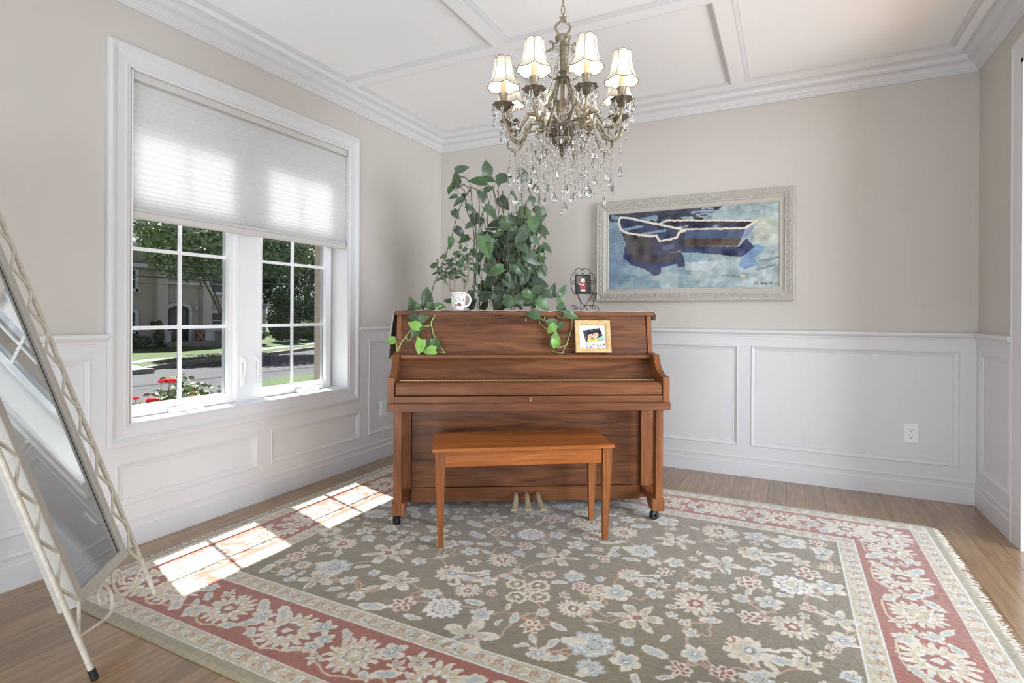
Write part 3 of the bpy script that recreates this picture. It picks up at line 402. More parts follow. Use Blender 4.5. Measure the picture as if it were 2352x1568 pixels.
# outside brick moulding of the window
TAN = M('tan_brickmould', lin(176, 160, 146), .8, noise=20, amt=.06)
for a in ((-1.205, -1.13, .52, 2.4), (-2.7, -2.63, .52, 2.4)):
    b_ = MB(); wbox(b_, PL_, a[0], a[1], -.29, -.178, a[2], a[3]); obj('outside_casing', b_, TAN, win)
# cellular shade
sh = thing('cellular_shade', 'white pleated cellular shade drawn halfway down over the window', 'window shade', (-.04, -1.888, 2.285))
b_ = MB(); b_.bbox(-.035, .03, -.722, .722, -.04, -.001, .003); obj('head_rail', b_, GREYV, sh)
rows = []; z = -.04; k = 0; zend = -.655
zs = [z]
while z > zend:
    t = (z + .04) / (zend + .04); step = .0155 * (1 - .55 * max(0, (t - .72) / .28)); z -= step; zs.append(max(z, zend))
for k, z in enumerate(zs): rows.append([(.018 if k % 2 else .006, y, z) for y in np.linspace(-.718, .718, 13)])
b_ = MB(); b_.grid(rows); rows = [[(-.022 if k % 2 else -.010, p[1], p[2]) for p in r] for k, r in enumerate(rows)]
b_.grid(rows); obj('pleated_fabric', b_, FABRIC, sh)
b_ = MB(); b_.bbox(-.026, .024, -.72, .72, -.705, -.674, .004); b_.bbox(-.02, .018, -.718, .718, -.674, -.655, .003); obj('bottom_rail', b_, GREYV, sh)
# outlets
def outlet(fn, s, z, label):
    p = MB(); wbox(p, fn, s - .035, s + .035, .0035, .007, z - .057, z + .057); wbox(p, fn, s - .032, s + .032, .007, .009, z - .054, z + .054)
    x = fn(s, .006, z); t = thing('wall_outlet', label, 'outlet', x)
    def put(name, mb, m, par):
        mb.v = [tuple(np.subtract(v, x)) for v in mb.v]; return obj(name, mb, m, par)
    put('cover_plate', p, VINYL, t)
    for dz in (.02, -.02):
        q = MB(); q.prism([(.016 * math.cos(a) , max(-.0125, min(.0125, .0165 * math.sin(a)))) for a in np.linspace(0, 2 * math.pi, 20, endpoint=False)], lambda u, v, t_: fn(s + u, t_, z + dz + v), .009, .011)
        rc = put('receptacle', q, VINYL, t)
        q = MB()
        for u in (-.006, .006): wbox(q, fn, s + u - .0012, s + u + .0012, .0108, .0113, z + dz - .001, z + dz + .0075)
        q.prism([(.0028 * math.cos(a), .0028 * math.sin(a)) for a in np.linspace(0, 2 * math.pi, 8, endpoint=False)], lambda u, v, t_: fn(s + u, t_, z + dz - .0075 + v), .0108, .0113)
        put('slot', q, BLACK, rc)
    q = MB(); q.prism([(.0025 * math.cos(a), .0025 * math.sin(a)) for a in np.linspace(0, 2 * math.pi, 8, endpoint=False)], lambda u, v, t_: fn(s + u, t_, z + v), .009, .0098); put('screw', q, GREYV, t)
outlet(PB_, 3.495, .395, 'white duplex outlet low on the long panelled wall at right')
outlet(PL_, -.788, .386, 'white duplex outlet beside the left end of the piano')
# ------------------------------------------------------------------ printed surfaces: a fine mesh whose colours come from a drawing routine
class Canvas:
    def __init__(s, w, h, step, col):
        s.nx, s.ny = int(round(w / step)) + 1, int(round(h / step)) + 1; s.w, s.h = w, h
        s.x = np.linspace(0, w, s.nx); s.y = np.linspace(0, h, s.ny)
        s.X, s.Y = np.meshgrid(s.x, s.y); s.img = np.empty((s.ny, s.nx, 3)); s.img[:] = col
    def noise(s, cell, seed=0):
        r = np.random.default_rng(seed); gx, gy = int(s.w / cell) + 3, int(s.h / cell) + 3; g = r.standard_normal((gy, gx))
        fx = s.X / cell; fy = s.Y / cell; ix = fx.astype(int); iy = fy.astype(int); ax = fx - ix; ay = fy - iy
        ax = ax * ax * (3 - 2 * ax); ay = ay * ay * (3 - 2 * ay)
        return (g[iy, ix] * (1 - ax) + g[iy, ix + 1] * ax) * (1 - ay) + (g[iy + 1, ix] * (1 - ax) + g[iy + 1, ix + 1] * ax) * ay
    def win(s, x0, x1, y0, y1):
        i0, i1 = np.searchsorted(s.x, [x0, x1]); j0, j1 = np.searchsorted(s.y, [y0, y1])
        return slice(max(j0 - 1, 0), min(j1 + 1, s.ny)), slice(max(i0 - 1, 0), min(i1 + 1, s.nx))
    def poly(s, P, col, a=1):
        P = np.array(P, float); wy, wx = s.win(P[:, 0].min(), P[:, 0].max(), P[:, 1].min(), P[:, 1].max())
        X, Y = s.X[wy, wx], s.Y[wy, wx]; m = np.zeros(X.shape, bool); n = len(P)
        for i in range(n):
            (x1, y1), (x2, y2) = P[i], P[(i + 1) % n]
            if y1 == y2: continue
            c = ((Y < y1) != (Y < y2)) & (X < (x2 - x1) * (Y - y1) / (y2 - y1) + x1); m ^= c
        s.fill(wy, wx, m, col, a); return s
    def fill(s, wy, wx, m, col, a=1):
        v = s.img[wy, wx]; v[m] = v[m] * (1 - a) + np.array(col) * a
    def stroke(s, P, r, col, a=1):
        P = np.array(P, float); wy, wx = s.win(P[:, 0].min() - r, P[:, 0].max() + r, P[:, 1].min() - r, P[:, 1].max() + r)
        X, Y = s.X[wy, wx], s.Y[wy, wx]; m = np.zeros(X.shape, bool)
        for (x1, y1), (x2, y2) in zip(P, P[1:]):
            dx, dy = x2 - x1, y2 - y1; t = np.clip(((X - x1) * dx + (Y - y1) * dy) / (dx * dx + dy * dy + 1e-12), 0, 1)
            m |= (X - x1 - t * dx) ** 2 + (Y - y1 - t * dy) ** 2 < r * r
        s.fill(wy, wx, m, col, a); return s
    def ell(s, x, y, rx, ry, col, a=1):
        wy, wx = s.win(x - rx, x + rx, y - ry, y + ry); s.fill(wy, wx, ((s.X[wy, wx] - x) / rx) ** 2 + ((s.Y[wy, wx] - y) / ry) ** 2 < 1, col, a); return s
    def mesh(s, name, fn, m, smooth=False, back=None):       # fn(X, Y) -> arrays x, y, z
        x, y, z = fn(s.X, s.Y); v = np.stack([x, y, z], -1).reshape(-1, 3); n = s.nx
        i, j = np.meshgrid(np.arange(s.nx - 1), np.arange(s.ny - 1)); a = (j * n + i).ravel()
        q = np.stack([a, a + 1, a + 1 + n, a + n], -1); cols = s.img.reshape(-1, 3)
        if back is not None:                                  # closed slab: rim down to the underside
            ring = np.concatenate([np.arange(n), np.arange(1, s.ny) * n + n - 1, (s.ny - 1) * n + np.arange(n - 2, -1, -1), np.arange(s.ny - 2, 0, -1) * n])
            low = v[ring] + np.array(back); k = len(v); L = len(ring); nx_ = np.roll(np.arange(L), -1)
            v = np.concatenate([v, low]); cols = np.concatenate([cols, cols[ring]])
            q = np.concatenate([q, np.stack([ring, k + np.arange(L), k + nx_, ring[nx_]], -1)])
        me = bpy.data.meshes.new(name); me.vertices.add(len(v)); me.vertices.foreach_set('co', v.astype(np.float32).ravel())
        me.loops.add(q.size); me.loops.foreach_set('vertex_index', q.astype(np.int32).ravel())
        me.polygons.add(len(q)); me.polygons.foreach_set('loop_start', np.arange(0, q.size, 4, dtype=np.int32)); me.update(calc_edges=True)
        ca = me.color_attributes.new('print', 'FLOAT_COLOR', 'POINT')
        ca.data.foreach_set('color', np.concatenate([cols, np.ones((len(v), 1))], 1).astype(np.float32).ravel())
        me.materials.append(m)
        if smooth: me.polygons.foreach_set('use_smooth', np.ones(len(q), bool))
        me.validate(); return me
# ------------------------------------------------------------------ rug
RX0, RX1, RY0, RY1 = .232, 3.49, -3.025, -.57
FIELD, RED, GUARD, OLIVE = lin(134, 120, 92), lin(162, 90, 68), lin(200, 188, 160), lin(160, 148, 118)
CR, TAN_, LB, PK, GR, WH = lin(226, 216, 196), lin(214, 192, 156), lin(186, 193, 190), lin(162, 90, 70), lin(140, 134, 120), lin(236, 232, 222)
K = Canvas(RX1 - RX0, RY1 - RY0, .0036, FIELD)
rg = K.noise(.05, 3) * .5 + K.noise(.012, 4) * .5
K.img *= (1 + .07 * rg)[..., None]
def band(i, o, col):                       # everything between inset i and o from the edge
    d = np.minimum.reduce([K.X, K.w - K.X, K.Y, K.h - K.Y]); m = (d >= i) & (d < o); K.img[m] = np.array(col) * (1 + .05 * rg[m])[:, None]
EDG = np.minimum.reduce([K.X + .0, K.w - K.X, K.Y, K.h - K.Y])
band(0, .036, OLIVE); band(.036, .042, WH); band(.042, .105, GUARD); band(.105, .11, WH); band(.11, .385, RED); band(.385, .39, WH); band(.39, .455, GUARD); band(.455, .461, WH)
wx1, wy1 = K.noise(.02, 11) * .0035 + K.noise(.008, 12) * .0016, K.noise(.02, 13) * .0035 + K.noise(.008, 14) * .0016
def motif(t, x, y, R, rot=0, rim=None):
    k = 1.5; wy, wx = K.win(x - k * R, x + k * R, y - k * R, y + k * R)
    dx, dy = K.X[wy, wx] + wx1[wy, wx] - x, K.Y[wy, wx] + wy1[wy, wx] - y
    c, s_ = math.cos(rot), math.sin(rot); dx, dy = c * dx + s_ * dy, -s_ * dx + c * dy
    r = np.hypot(dx, dy) / R; th = np.arctan2(dy, dx); put = lambda m, col, a=1: K.fill(wy, wx, m, col, a)
    pet = lambda n, lo, p=.8, ph=0: lo + (1 - lo) * np.abs(np.cos(n * th / 2 + ph)) ** p
    if t == 'D':
        put(r < pet(14, .74, .7), WH); put((r < pet(10, .55, .7) * .66) & (r > pet(10, .55, .7) * .56), GR); put(r < pet(10, .5) * .56, WH)
        put(r < pet(7, .6) * .34, GR); put(r < pet(7, .6) * .28, CR); put(r < .15, TAN_)
    elif t == 'P':
        ang = th % (math.pi / 3) - math.pi / 6; odd = (np.floor(th / (math.pi / 3)) % 2) == 0
        f = np.where(odd, 1 - (np.abs(ang) / .42) ** 1.0 * .75, .82 - (np.abs(ang) / .5) ** 3 * .7); f = np.maximum(f, .2)
        put(r < f, CR); put((r < f * .72) & (r > .3), np.array(GUARD) * .95); put((r < f * .4) & (r > .2), CR); put(r < .2, CR); put(r < .13, PK)
    elif t == 'S':
        put(r < pet(16, .58, .9), CR); put(r < pet(16, .58, .9) * .72, TAN_); put((r < pet(10, .6) * .52), WH); put(r < pet(8, .7) * .4, GR); put(r < pet(8, .7) * .34, PK if rim is None else rim); put(r < .15, CR)
    elif t == 'C':
        put((r < pet(11, .72, .7) * .72) & (dx < .25 * R), CR); put((r < pet(11, .72, .7) * .5) & (dx < .1 * R), TAN_); put((r < pet(7, .7) * .32), LB); put(r < .16, GR); put(r < .1, WH)
        put((np.hypot(dx / R + .55, dy / R - .35) < .18), PK); put((np.hypot(dx / R + .55, dy / R - .35) < .1), CR)
        for sg in (1, -1):
            pts = [(.0, .28), (.35, .22), (.7, .35), (1.0, .55), (1.18, .62), (1.25, .45), (1.12, .34)] if sg > 0 else [(.0, -.28), (.3, -.26), (.55, -.42), (.72, -.66), (.6, -.86), (.36, -.8)]
            for (x1, y1), (x2, y2) in zip(pts, pts[1:]):
                ddx, ddy = x2 - x1, y2 - y1; tt = np.clip(((dx / R - x1) * ddx + (dy / R - y1) * ddy) / (ddx ** 2 + ddy ** 2), 0, 1)
                put((dx / R - x1 - tt * ddx) ** 2 + (dy / R - y1 - tt * ddy) ** 2 < .085 ** 2, CR)
        put(((dx / R - .75) / .5) ** 2 + ((dy / R + .08) / .2) ** 2 < 1, CR); put(((dx / R - .85) / .28) ** 2 + ((dy / R + .08) / .11) ** 2 < 1, LB)
    elif t == 'R':
        for ox, oy in ((-.5, .35), (.3, .5), (.5, -.3), (-.25, -.52)):
            rr = np.hypot(dx / R - ox, dy / R - oy) + .03 * np.cos(9 * np.arctan2(dy / R - oy, dx / R - ox)); put((rr < .4) & (rr > .24) , TAN_); put((rr < .36) & (rr > .29), CR); put(rr < .1, CR)
        put(r < pet(6, .6) * .2, CR); put(r < .08, GR)
    elif t == 'B':
        put(r < pet(9, .72, .6), LB); put((r < pet(9, .72, .6) * .8) & (r > pet(9, .72, .6) * .7), WH); put((r < pet(7, .7) * .5), CR); put((r < pet(7, .7) * .42), GR if rim is None else rim); put(r < .3, LB)
        put(((dx / R + .8) / .5) ** 2 + ((dy / R - .1) / .3) ** 2 < 1, CR)
    elif t == 'L':
        f = .28 + .72 * np.abs(np.cos(2.5 * th)) ** 1.3; put(r < f, CR); put((r < f * .62) & (r > .15), GUARD); put((r < .3) & (np.abs(np.sin(5 * th)) > .6), LB); put(r < .16, PK); put(r < .09, CR)
        put((np.abs(dy) < .05 * R) & (dx > 0) & (r < 1), GR)
    elif t == 's':
        put(r < pet(5, .45, .6), CR); put(r < pet(5, .45, .6) * .6, LB if rim is None else rim); put(r < .25, GR); put(r < .17, WH)
    elif t == 'p':
        put(r < pet(6, .5, .6), CR); put((r < pet(6, .5, .6) * .72) & (np.abs(np.sin(3 * th)) < .75), PK); put(r < .3, CR); put(r < .16, PK)
    elif t == 'l':
        put((dx / R / 1.1) ** 2 + (dy / R / .48) ** 2 < 1, CR); put((dx / R / .7) ** 2 + (dy / R / .26) ** 2 < 1, LB)
def curl(P, r, col): 
    P = bez(P, 6); P = [(p[0] + .006 * math.sin(i * 1.3), p[1] + .006 * math.cos(i * 1.7)) for i, p in enumerate(P)]; K.stroke(P, r, col)
ML = [(t, x - RX0, y - RY0, r) for t, x, y, r in MOT]
inner = [q for q in ML if .5 < q[1] < K.w - .5 and .5 < q[2] < K.h - .5]
rr_ = random.Random(5)
for t, x, y, r in inner:                      # thin vines linking neighbouring flowers
    near = sorted(inner, key=lambda q: (q[1] - x) ** 2 + (q[2] - y) ** 2)[1:3]
    for q in near:
        mx_, my_ = (x + q[1]) / 2 + rr_.uniform(-.05, .05), (y + q[2]) / 2 + rr_.uniform(-.05, .05); curl([(x, y), (mx_, my_), (q[1], q[2])], .0045, lin(196, 160, 134))
occ = [(q[1], q[2], q[3]) for q in inner]
for _ in range(5000):                         # small flowers and leaves in the gaps, also where the piano hides the field
    x, y, r = rr_.uniform(.5, K.w - .5), rr_.uniform(.5, K.h - .5), rr_.uniform(.022, .075)
    if all((x - a) ** 2 + (y - b) ** 2 > (r * 1.05 + c * .92) ** 2 for a, b, c in occ):
        occ.append((x, y, r)); motif(rr_.choice('sllLplSB'), x, y, r, rr_.uniform(0, 6.3))
for t, x, y, r in inner: motif(t, x, y, r, 0 if t == 'C' else rr_.uniform(0, 6.28) if t not in 'B' else .2)
def border(n, fn, rot):                       # flowers along one side of the red band
    for k in range(n):
        u = (k + .5) / n; x, y = fn(u); c, s_ = math.cos(rot), math.sin(rot)
        t = 'BSCSBS'[k % 6] if k % 2 else 'SBSPSB'[k % 6]
        for sx_, sy_ in ((-.1, .07), (.1, .07), (-.1, -.07), (.1, -.07), (.155, .02), (-.155, -.03)):
            a, b = x + c * sx_ - s_ * sy_, y + s_ * sx_ + c * sy_; motif(rr_.choice('lsLl'), a, b, rr_.uniform(.03, .05), rot + rr_.choice((-.6, .6, 2.4)))
        curl([(x - c * .16 + s_ * .05, y - s_ * .16 - c * .05), (x + s_ * .11, y - c * .11), (x + c * .16 + s_ * .05, y + s_ * .16 - c * .05)], .004, TAN_)
        motif(t if t != 'C' else 'B', x, y, .098 if k % 2 else .112, rot, None if k % 3 else TAN_)
border(9, lambda u: (.25 + u * (K.w - .5), .247), 0); border(9, lambda u: (.25 + u * (K.w - .5), K.h - .247), math.pi)
border(6, lambda u: (.247, .3 + u * (K.h - .6)), math.pi / 2); border(6, lambda u: (K.w - .247, .3 + u * (K.h - .6)), -math.pi / 2)
for cx_, cy_ in ((.247, .247), (K.w - .247, .247), (.247, K.h - .247), (K.w - .247, K.h - .247)): motif('S', cx_, cy_, .13, .3)
for ins, n1, n2 in ((.073, 46, 34), (.422, 38, 26)):      # guard stripes: small flowers and squiggles
    for k in range(n1):
        for yy in (ins, K.h - ins): x = ins + (k + .5) / n1 * (K.w - 2 * ins); motif('sl'[k % 2], x, yy, .026, k, TAN_ if k % 3 else None); curl([(x + .015, yy - .015), (x + .03, yy + .014), (x + .05, yy - .01)], .003, lin(184, 140, 110))
    for k in range(n2):
        for xx in (ins, K.w - ins): y = ins + (k + .5) / n2 * (K.h - 2 * ins); motif('ls'[k % 2], xx, y, .026, k + 1.5, TAN_ if k % 3 else None); curl([(xx - .015, y + .015), (xx + .014, y + .03), (xx - .01, y + .05)], .003, lin(184, 140, 110))
for d in (.036, .105, .385, .455):
    m = (EDG >= d) & (EDG < d + .006); K.img[m] = np.array(WH) * .93
K.img *= (1 + .05 * K.noise(.005, 21) + .05 * K.noise(.011, 23) + .05 * K.noise(.3, 22))[..., None]
RUGM = vcol('wool_pile', .9, (430, 430, 430), .5, .5, .2)
pile = K.noise(.03, 31) * .0004 + K.noise(.009, 32) * .0005
rug = tag(link('area_rug', K.mesh('area_rug', lambda X, Y: (X + RX0, Y + RY0, .012 + pile - .004 * (EDG < .006)), RUGM, True, (0, 0, -.0135))),
          'large olive oriental rug with red floral border and cream flowers under the piano', 'rug')
fr = MB(); rf = random.Random(3)
for side in (0, 1):
    y = RY0 + .003
    while y < RY1 - .003:
        x = RX0 if side == 0 else RX1; sg = -1 if side == 0 else 1; l = rf.uniform(.018, .036); dy = rf.uniform(-.012, .012); h = rf.uniform(.002, .011)
        fr.tube([(x - sg * .003, y, .006), (x + sg * l * .5, y + dy * .4, h), (x + sg * l, y + dy, .003 + rf.uniform(0, .005))], [.0022, .0026, .0012], 4)
        y += rf.uniform(.004, .008)
FRM = M('cotton_fringe', lin(222, 214, 200), .9, noise=80, amt=.1)
tag(obj('fringe', fr, FRM, rug, True), 'short off-white cotton fringe', kind='stuff')
# ------------------------------------------------------------------ painting on the back wall
Pn = Canvas(1.193, .6, .003, lin(120, 158, 176)); u = lambda P: [(a * 1.193, b * .6) for a, b in P]
n1, n2 = Pn.noise(.09, 41) , Pn.noise(.03, 42); U, V = Pn.X / 1.193, Pn.Y / .6
lerp = lambda a, b, t: np.array(a) * (1 - t)[..., None] + np.array(b) * t[..., None]
Pn.img = lerp(lin(116, 150, 166), lin(166, 186, 184), np.clip(U * .95 + .25 * n1 + .1 * n2, 0, 1))
wl2 = np.clip((.32 - U) * 1.4 + .2 * n2, 0, .6)[..., None]; Pn.img = Pn.img * (1 - wl2) + np.array(lin(108, 130, 162)) * wl2
stre = np.sin((Pn.Y * 42 + 1.4 * n1 + .8 * np.sin(Pn.X * 9))) * .5 + .5
Pn.img = Pn.img * (.9 + .16 * stre + .06 * n2)[..., None]
m = (U > .84 + .04 * n1) & (V > .5 + .05 * n2) & (V < .8 + .05 * n1); Pn.img[m] = Pn.img[m] * .55 + np.array(lin(206, 204, 166)) * .45
m = (V < .35) & (n1 > .1) & (U > .3); Pn.img[m] = Pn.img[m] * .6 + np.array(lin(178, 198, 200)) * .4
m = (V < .22) & (n2 > .3) & (U < .6); Pn.img[m] = Pn.img[m] * .7 + np.array(lin(186, 190, 170)) * .3
BRN = lin(88, 72, 64)
Pn.poly(u(PNT['dark']), lin(52, 54, 68), .9); m = (V > .84) & (U < .62) & (n2 > .25); Pn.img[m] = np.array(lin(60, 62, 78))
for k, y in enumerate((.93, .9, .965)): Pn.stroke(u([(.52 + .03 * k, y), (.6, y + .012), (.68 - .02 * k, y)]), .006, lin(150, 168, 182))
Pn.poly(u(PNT['lt1']), lin(188, 204, 206), .8); Pn.poly(u(PNT['blue']), lin(104, 146, 188), .9)
for P in ([(.9, .32), (1, .36)], [(.88, .22), (.97, .27)], [(.7, .16), (.8, .15)]): Pn.stroke(u(P), .007, lin(120, 130, 130), .8)
Pn.ell(.81 * 1.193, .15 * .6, .02, .008, lin(216, 202, 130))
for k, c in (('b2ref', lin(54, 60, 96)), ('b2br', BRN), ('b2side', lin(72, 90, 124)), ('b2in', lin(50, 48, 66)), ('b2tr', lin(122, 148, 184))): Pn.poly(u(PNT[k]), c)
Pn.stroke(u(PNT['b2g']), .006, lin(222, 212, 184)); Pn.stroke(u([PNT['b2tr'][0], PNT['b2tr'][1]]), .006, lin(222, 212, 184))
for k in ('seat3', 'seat4'): Pn.stroke(u(PNT[k]), .007, lin(128, 146, 168))
for k, c in (('b1ref', lin(58, 66, 104)), ('b1brn', lin(78, 72, 76)), ('b1side', lin(74, 69, 72)), ('b1in', lin(58, 66, 94)), ('b1tr', lin(70, 70, 92)), ('b1det', lin(86, 92, 124))): Pn.poly(u(PNT[k]), c)
Pn.poly(u([PNT['b1side'][3], PNT['b1side'][4], PNT['b1side'][5], PNT['b1brn'][1], PNT['b1brn'][2], PNT['b1tr'][7], PNT['b1tr'][8]]), lin(72, 68, 76))
Pn.poly(u([(.16, .70), (.24, .66), (.2, .58)]), lin(52, 44, 46), .8)
Pn.stroke(u(PNT['seat1']), .010, lin(122, 146, 166)); Pn.stroke(u(PNT['seat2']), .009, lin(122, 146, 166)); Pn.stroke(u(PNT['b1g']), .0075, lin(230, 224, 204))
jj, ii = np.mgrid[0:Pn.ny, 0:Pn.nx]; d1, d2 = Pn.noise(.02, 61) * .6 + Pn.noise(.008, 62) * .3, Pn.noise(.03, 63) * .9 + Pn.noise(.008, 64) * .4
Pn.img = Pn.img[np.clip((jj + d1).round().astype(int), 0, Pn.ny - 1), np.clip((ii + d2).round().astype(int), 0, Pn.nx - 1)]
st2 = Pn.noise(.018, 65)
brush = np.sin(Pn.Y * 300 + 3 * Pn.noise(.05, 66) + 2 * Pn.noise(.02, 67)) * .5
Pn.img = np.clip(Pn.img * (1 + .07 * brush + .09 * Pn.noise(.035, 68) + .06 * st2)[..., None] + (.022 * Pn.noise(.05, 69) + .012 * brush)[..., None] * np.array((1, .98, .9)), .004, .9)
lum = Pn.img.mean(-1, keepdims=True); Pn.img = lum * .22 + Pn.img * .78
for k, r in (('b2g', .0045), ('b1g', .006)): Pn.stroke(u(PNT[k]), r, lin(222, 214, 192), .75)
sgx, sgy = .865 * 1.193, .055 * .6
SIG = {'J': [(.7, 1), (.5, .1), (.2, 0), (0, .25)], 'E': [(.7, 1), (.1, .95), (.05, .5), (.55, .55), (.05, .5), (0, 0), (.6, .05)], 'o': [(.3, .6), (.05, .4), (.1, .05), (.4, .05), (.5, .4), (.3, .6)], 'n': [(.05, .6), (.1, 0), (.15, .5), (.4, .6), (.5, 0)], 'g': [(.5, .6), (.1, .5), (.1, .1), (.45, .1), (.5, .6), (.45, -.3), (.1, -.4)], '1': [(.4, 1), (.2, 0)], '3': [(.1, .95), (.5, .9), (.25, .55), (.5, .3), (.3, 0), (0, .1)], '.': [(0, 0), (.05, .05)]}
x = sgx
for ch in 'J.E.Jong 13':
    if ch == ' ': x += .012; continue
    Pn.stroke([(x + a * .013, sgy + b * .018) for a, b in SIG[ch]], .0013, lin(40, 36, 44)); x += .007 if ch == '.' else .0118
paint = thing('framed_painting', 'painting of two rowboats in a carved silver-grey frame on the wall right of the piano', 'painting', (2.165, -.001, 1.22))
PV = vcol('oil_paint', .5, spec=.3)
link('canvas', Pn.mesh('canvas', lambda X, Y: (X - .5965, 0 * X - .022, Y + .08), PV, True, (0, .015, 0)), paint)
fx0, fx1, fz0, fz1 = -.688, .688, 0, .765
fp = [(0, 0), (0, .034), (.004, .04), (.01, .042), (.014, .038), (.05, .034), (.054, .037), (.06, .037), (.063, .031), (.072, .027), (.082, .024), (.086, .028), (.092, .028), (.096, .023)]
fm = MB(); fm.grid([[(fx0 + d, -o, fz0 + d), (fx1 - d, -o, fz0 + d), (fx1 - d, -o, fz1 - d), (fx0 + d, -o, fz1 - d)] for d, o in fp], True)
frm = obj('frame', fm, FRAMEG, paint)
orn = MB(); ra = random.Random(9)
def relief(p, q, n, inward):                  # carved acanthus sprays along one rail
    p, q = np.array(p), np.array(q); e = (q - p) / np.linalg.norm(q - p); nn = np.array(inward)
    for k in range(n * 2):
        c = p + (q - p) * (k + .5) / (n * 2); sg = 1 if k % 2 else -1
        for a, l, off, w_ in ((.55, .036, -.010, 1), (1.2, .026, -.002, .8), (-.1, .030, -.014, .7), (2.2, .016, .004, .7)):
            d = e * math.cos(a) + nn * sg * math.sin(a); s0 = c + nn * sg * off
            pts = [s0, s0 + d * l * .35 + nn * sg * .003, s0 + d * l * .75 + nn * sg * .002, s0 + d * l + nn * sg * (-.005)]
            orn.tube([(v[0], -.037, v[1]) for v in pts], [.0012, .0052 * w_, .0042 * w_, .001], 6)
        if k % 4 == 0: orn.ball((c[0] + nn[0] * .012, -.038, c[1] + nn[1] * .012), .0055, 8, 5)
relief((fx0 + .03, fz1 - .031), (fx1 - .03, fz1 - .031), 30, (0, 1)); relief((fx0 + .03, fz0 + .031), (fx1 - .03, fz0 + .031), 30, (0, 1))
relief((fx0 + .031, fz0 + .04), (fx0 + .031, fz1 - .04), 16, (1, 0)); relief((fx1 - .031, fz0 + .04), (fx1 - .031, fz1 - .04), 16, (1, 0))
obj('carved_relief', orn, FRAMEG, frm, True)
# ------------------------------------------------------------------ piano (local x = width, y = depth from the key slab front, z up)
POS, PRZ = (1.606, -1.525, 0), R_(30.3)
piano = thing('upright_piano', 'brown walnut upright piano standing across the room corner', 'piano', POS, PRZ)
G = .012
mb = MB(); mb.bbox(-.75, .75, 0, .6, .61, .652); obj('key_slab', mb, WSLAB, piano)
# body
mb = MB()
for s in (-1, 1):
    a, b = sorted((s * .648, s * .742)); mb.bbox(a, b, .225, .62, .07, .61, .002)
    a, b = sorted((s * .712, s * .742))
    mb.prism([(.3, .652), (.3, .89), (.34, 1.112), (.62, 1.112), (.62, .652)], lambda u_, v_, t_: (t_, u_, v_), a, b)
mb.bbox(-.712, .712, .45, .62, .652, 1.11, .001); mb.bbox(-.648, .648, .5, .62, .08, .61, .001)
obj('case', mb, WMID, piano)
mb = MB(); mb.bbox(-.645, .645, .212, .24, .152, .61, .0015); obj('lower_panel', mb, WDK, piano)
mb = MB(); mb.bbox(-.645, .645, .206, .24, .07, .150, .0015); obj('bottom_rail', mb, WMID, piano)
for s in (-1, 1):
    a, b = sorted((s * .647, s * .708)); mb = MB(); mb.bbox(a, b, .19, .23, .15, .61, .0015); obj('pilaster', mb, WV, piano)
    a, b = sorted((s * .676, s * .716)); mb = MB(); mb.bbox(a, b, .02, .068, .128, .61, .002); obj('leg', mb, WV, piano)
    a, b = sorted((s * .657, s * .722)); mb = MB()
    mb.prism([(.012, .069), (.012, .128), (.016, .132), (.225, .152), (.225, .105), (.12, .105), (.105, .085), (.075, .069)], lambda u_, v_, t_: (t_, u_, v_), a, b)
    toe = obj('toe_block', mb, WV, piano)
    # cheek arm with its curved top
    a, b = sorted((s * .713, s * .748)); mb = MB()
    cur = [(.015, .652), (.015, .785), (.05, .787), (.09, .795), (.122, .81), (.146, .83), (.165, .855), (.178, .878), (.186, .893), (.30, .899), (.30, .652)]
    mb.prism(cur, lambda u_, v_, t_: (t_, u_, v_), a, b); obj('cheek_arm', mb, WV, piano)
    # caster
    cs = MB(); x = s * .69; y = .045 if s < 0 else .05; ang = -.9 if s < 0 else .35
    d = Vector((math.cos(ang), math.sin(ang), 0)); nrm = Vector((-d.y, d.x, 0)); c = Vector((x - .012, y, G + .024))
    for off in (-.012, .004):
        rows = []
        for rr, oo in ((.006, off - .0005), (.021, off), (.024, off + .002), (.024, off + .008), (.021, off + .010), (.006, off + .0105)):
            rows.append([c + nrm * oo + (d * math.cos(q) + Vector((0, 0, 1)) * math.sin(q)) * rr for q in np.linspace(0, 2 * math.pi, 20, endpoint=False)])
        cs.grid(rows, True); cs.f.append(tuple(len(cs.v) - 20 + k for k in range(20)))
    ca = obj('caster', cs, BLACK, piano, True)
    hs = MB(); hs.bbox(x - .022, x + .022, y - .022, y + .022, .062, .07, .001); hs.hull([tuple(c + nrm * o + d * a_ + Vector((0, 0, z_))) for o in (-.015, -.013, .013, .015) for a_, z_ in ((-.008, 0), (.008, 0), (-.016, .034), (.016, .034))]) if s < 0 else hs.tube([(x, y, .066), (x, y, .045)], .012, 10)
    obj('caster_fork', hs, IRON, ca)
for s in (-1, 1):
    cs = MB(); cs.lathe([(.004, -.01), (.022, -.01), (.024, 0), (.022, .01), (.004, .01)], 14); cs.v = [(s * .66 + v[2], .56 + v[0], G + .024 + v[1]) for v in cs.v]; cs.bbox(s * .66 - .02, s * .66 + .02, .54, .58, .05, .08, .001); obj('caster', cs, BLACK, piano)
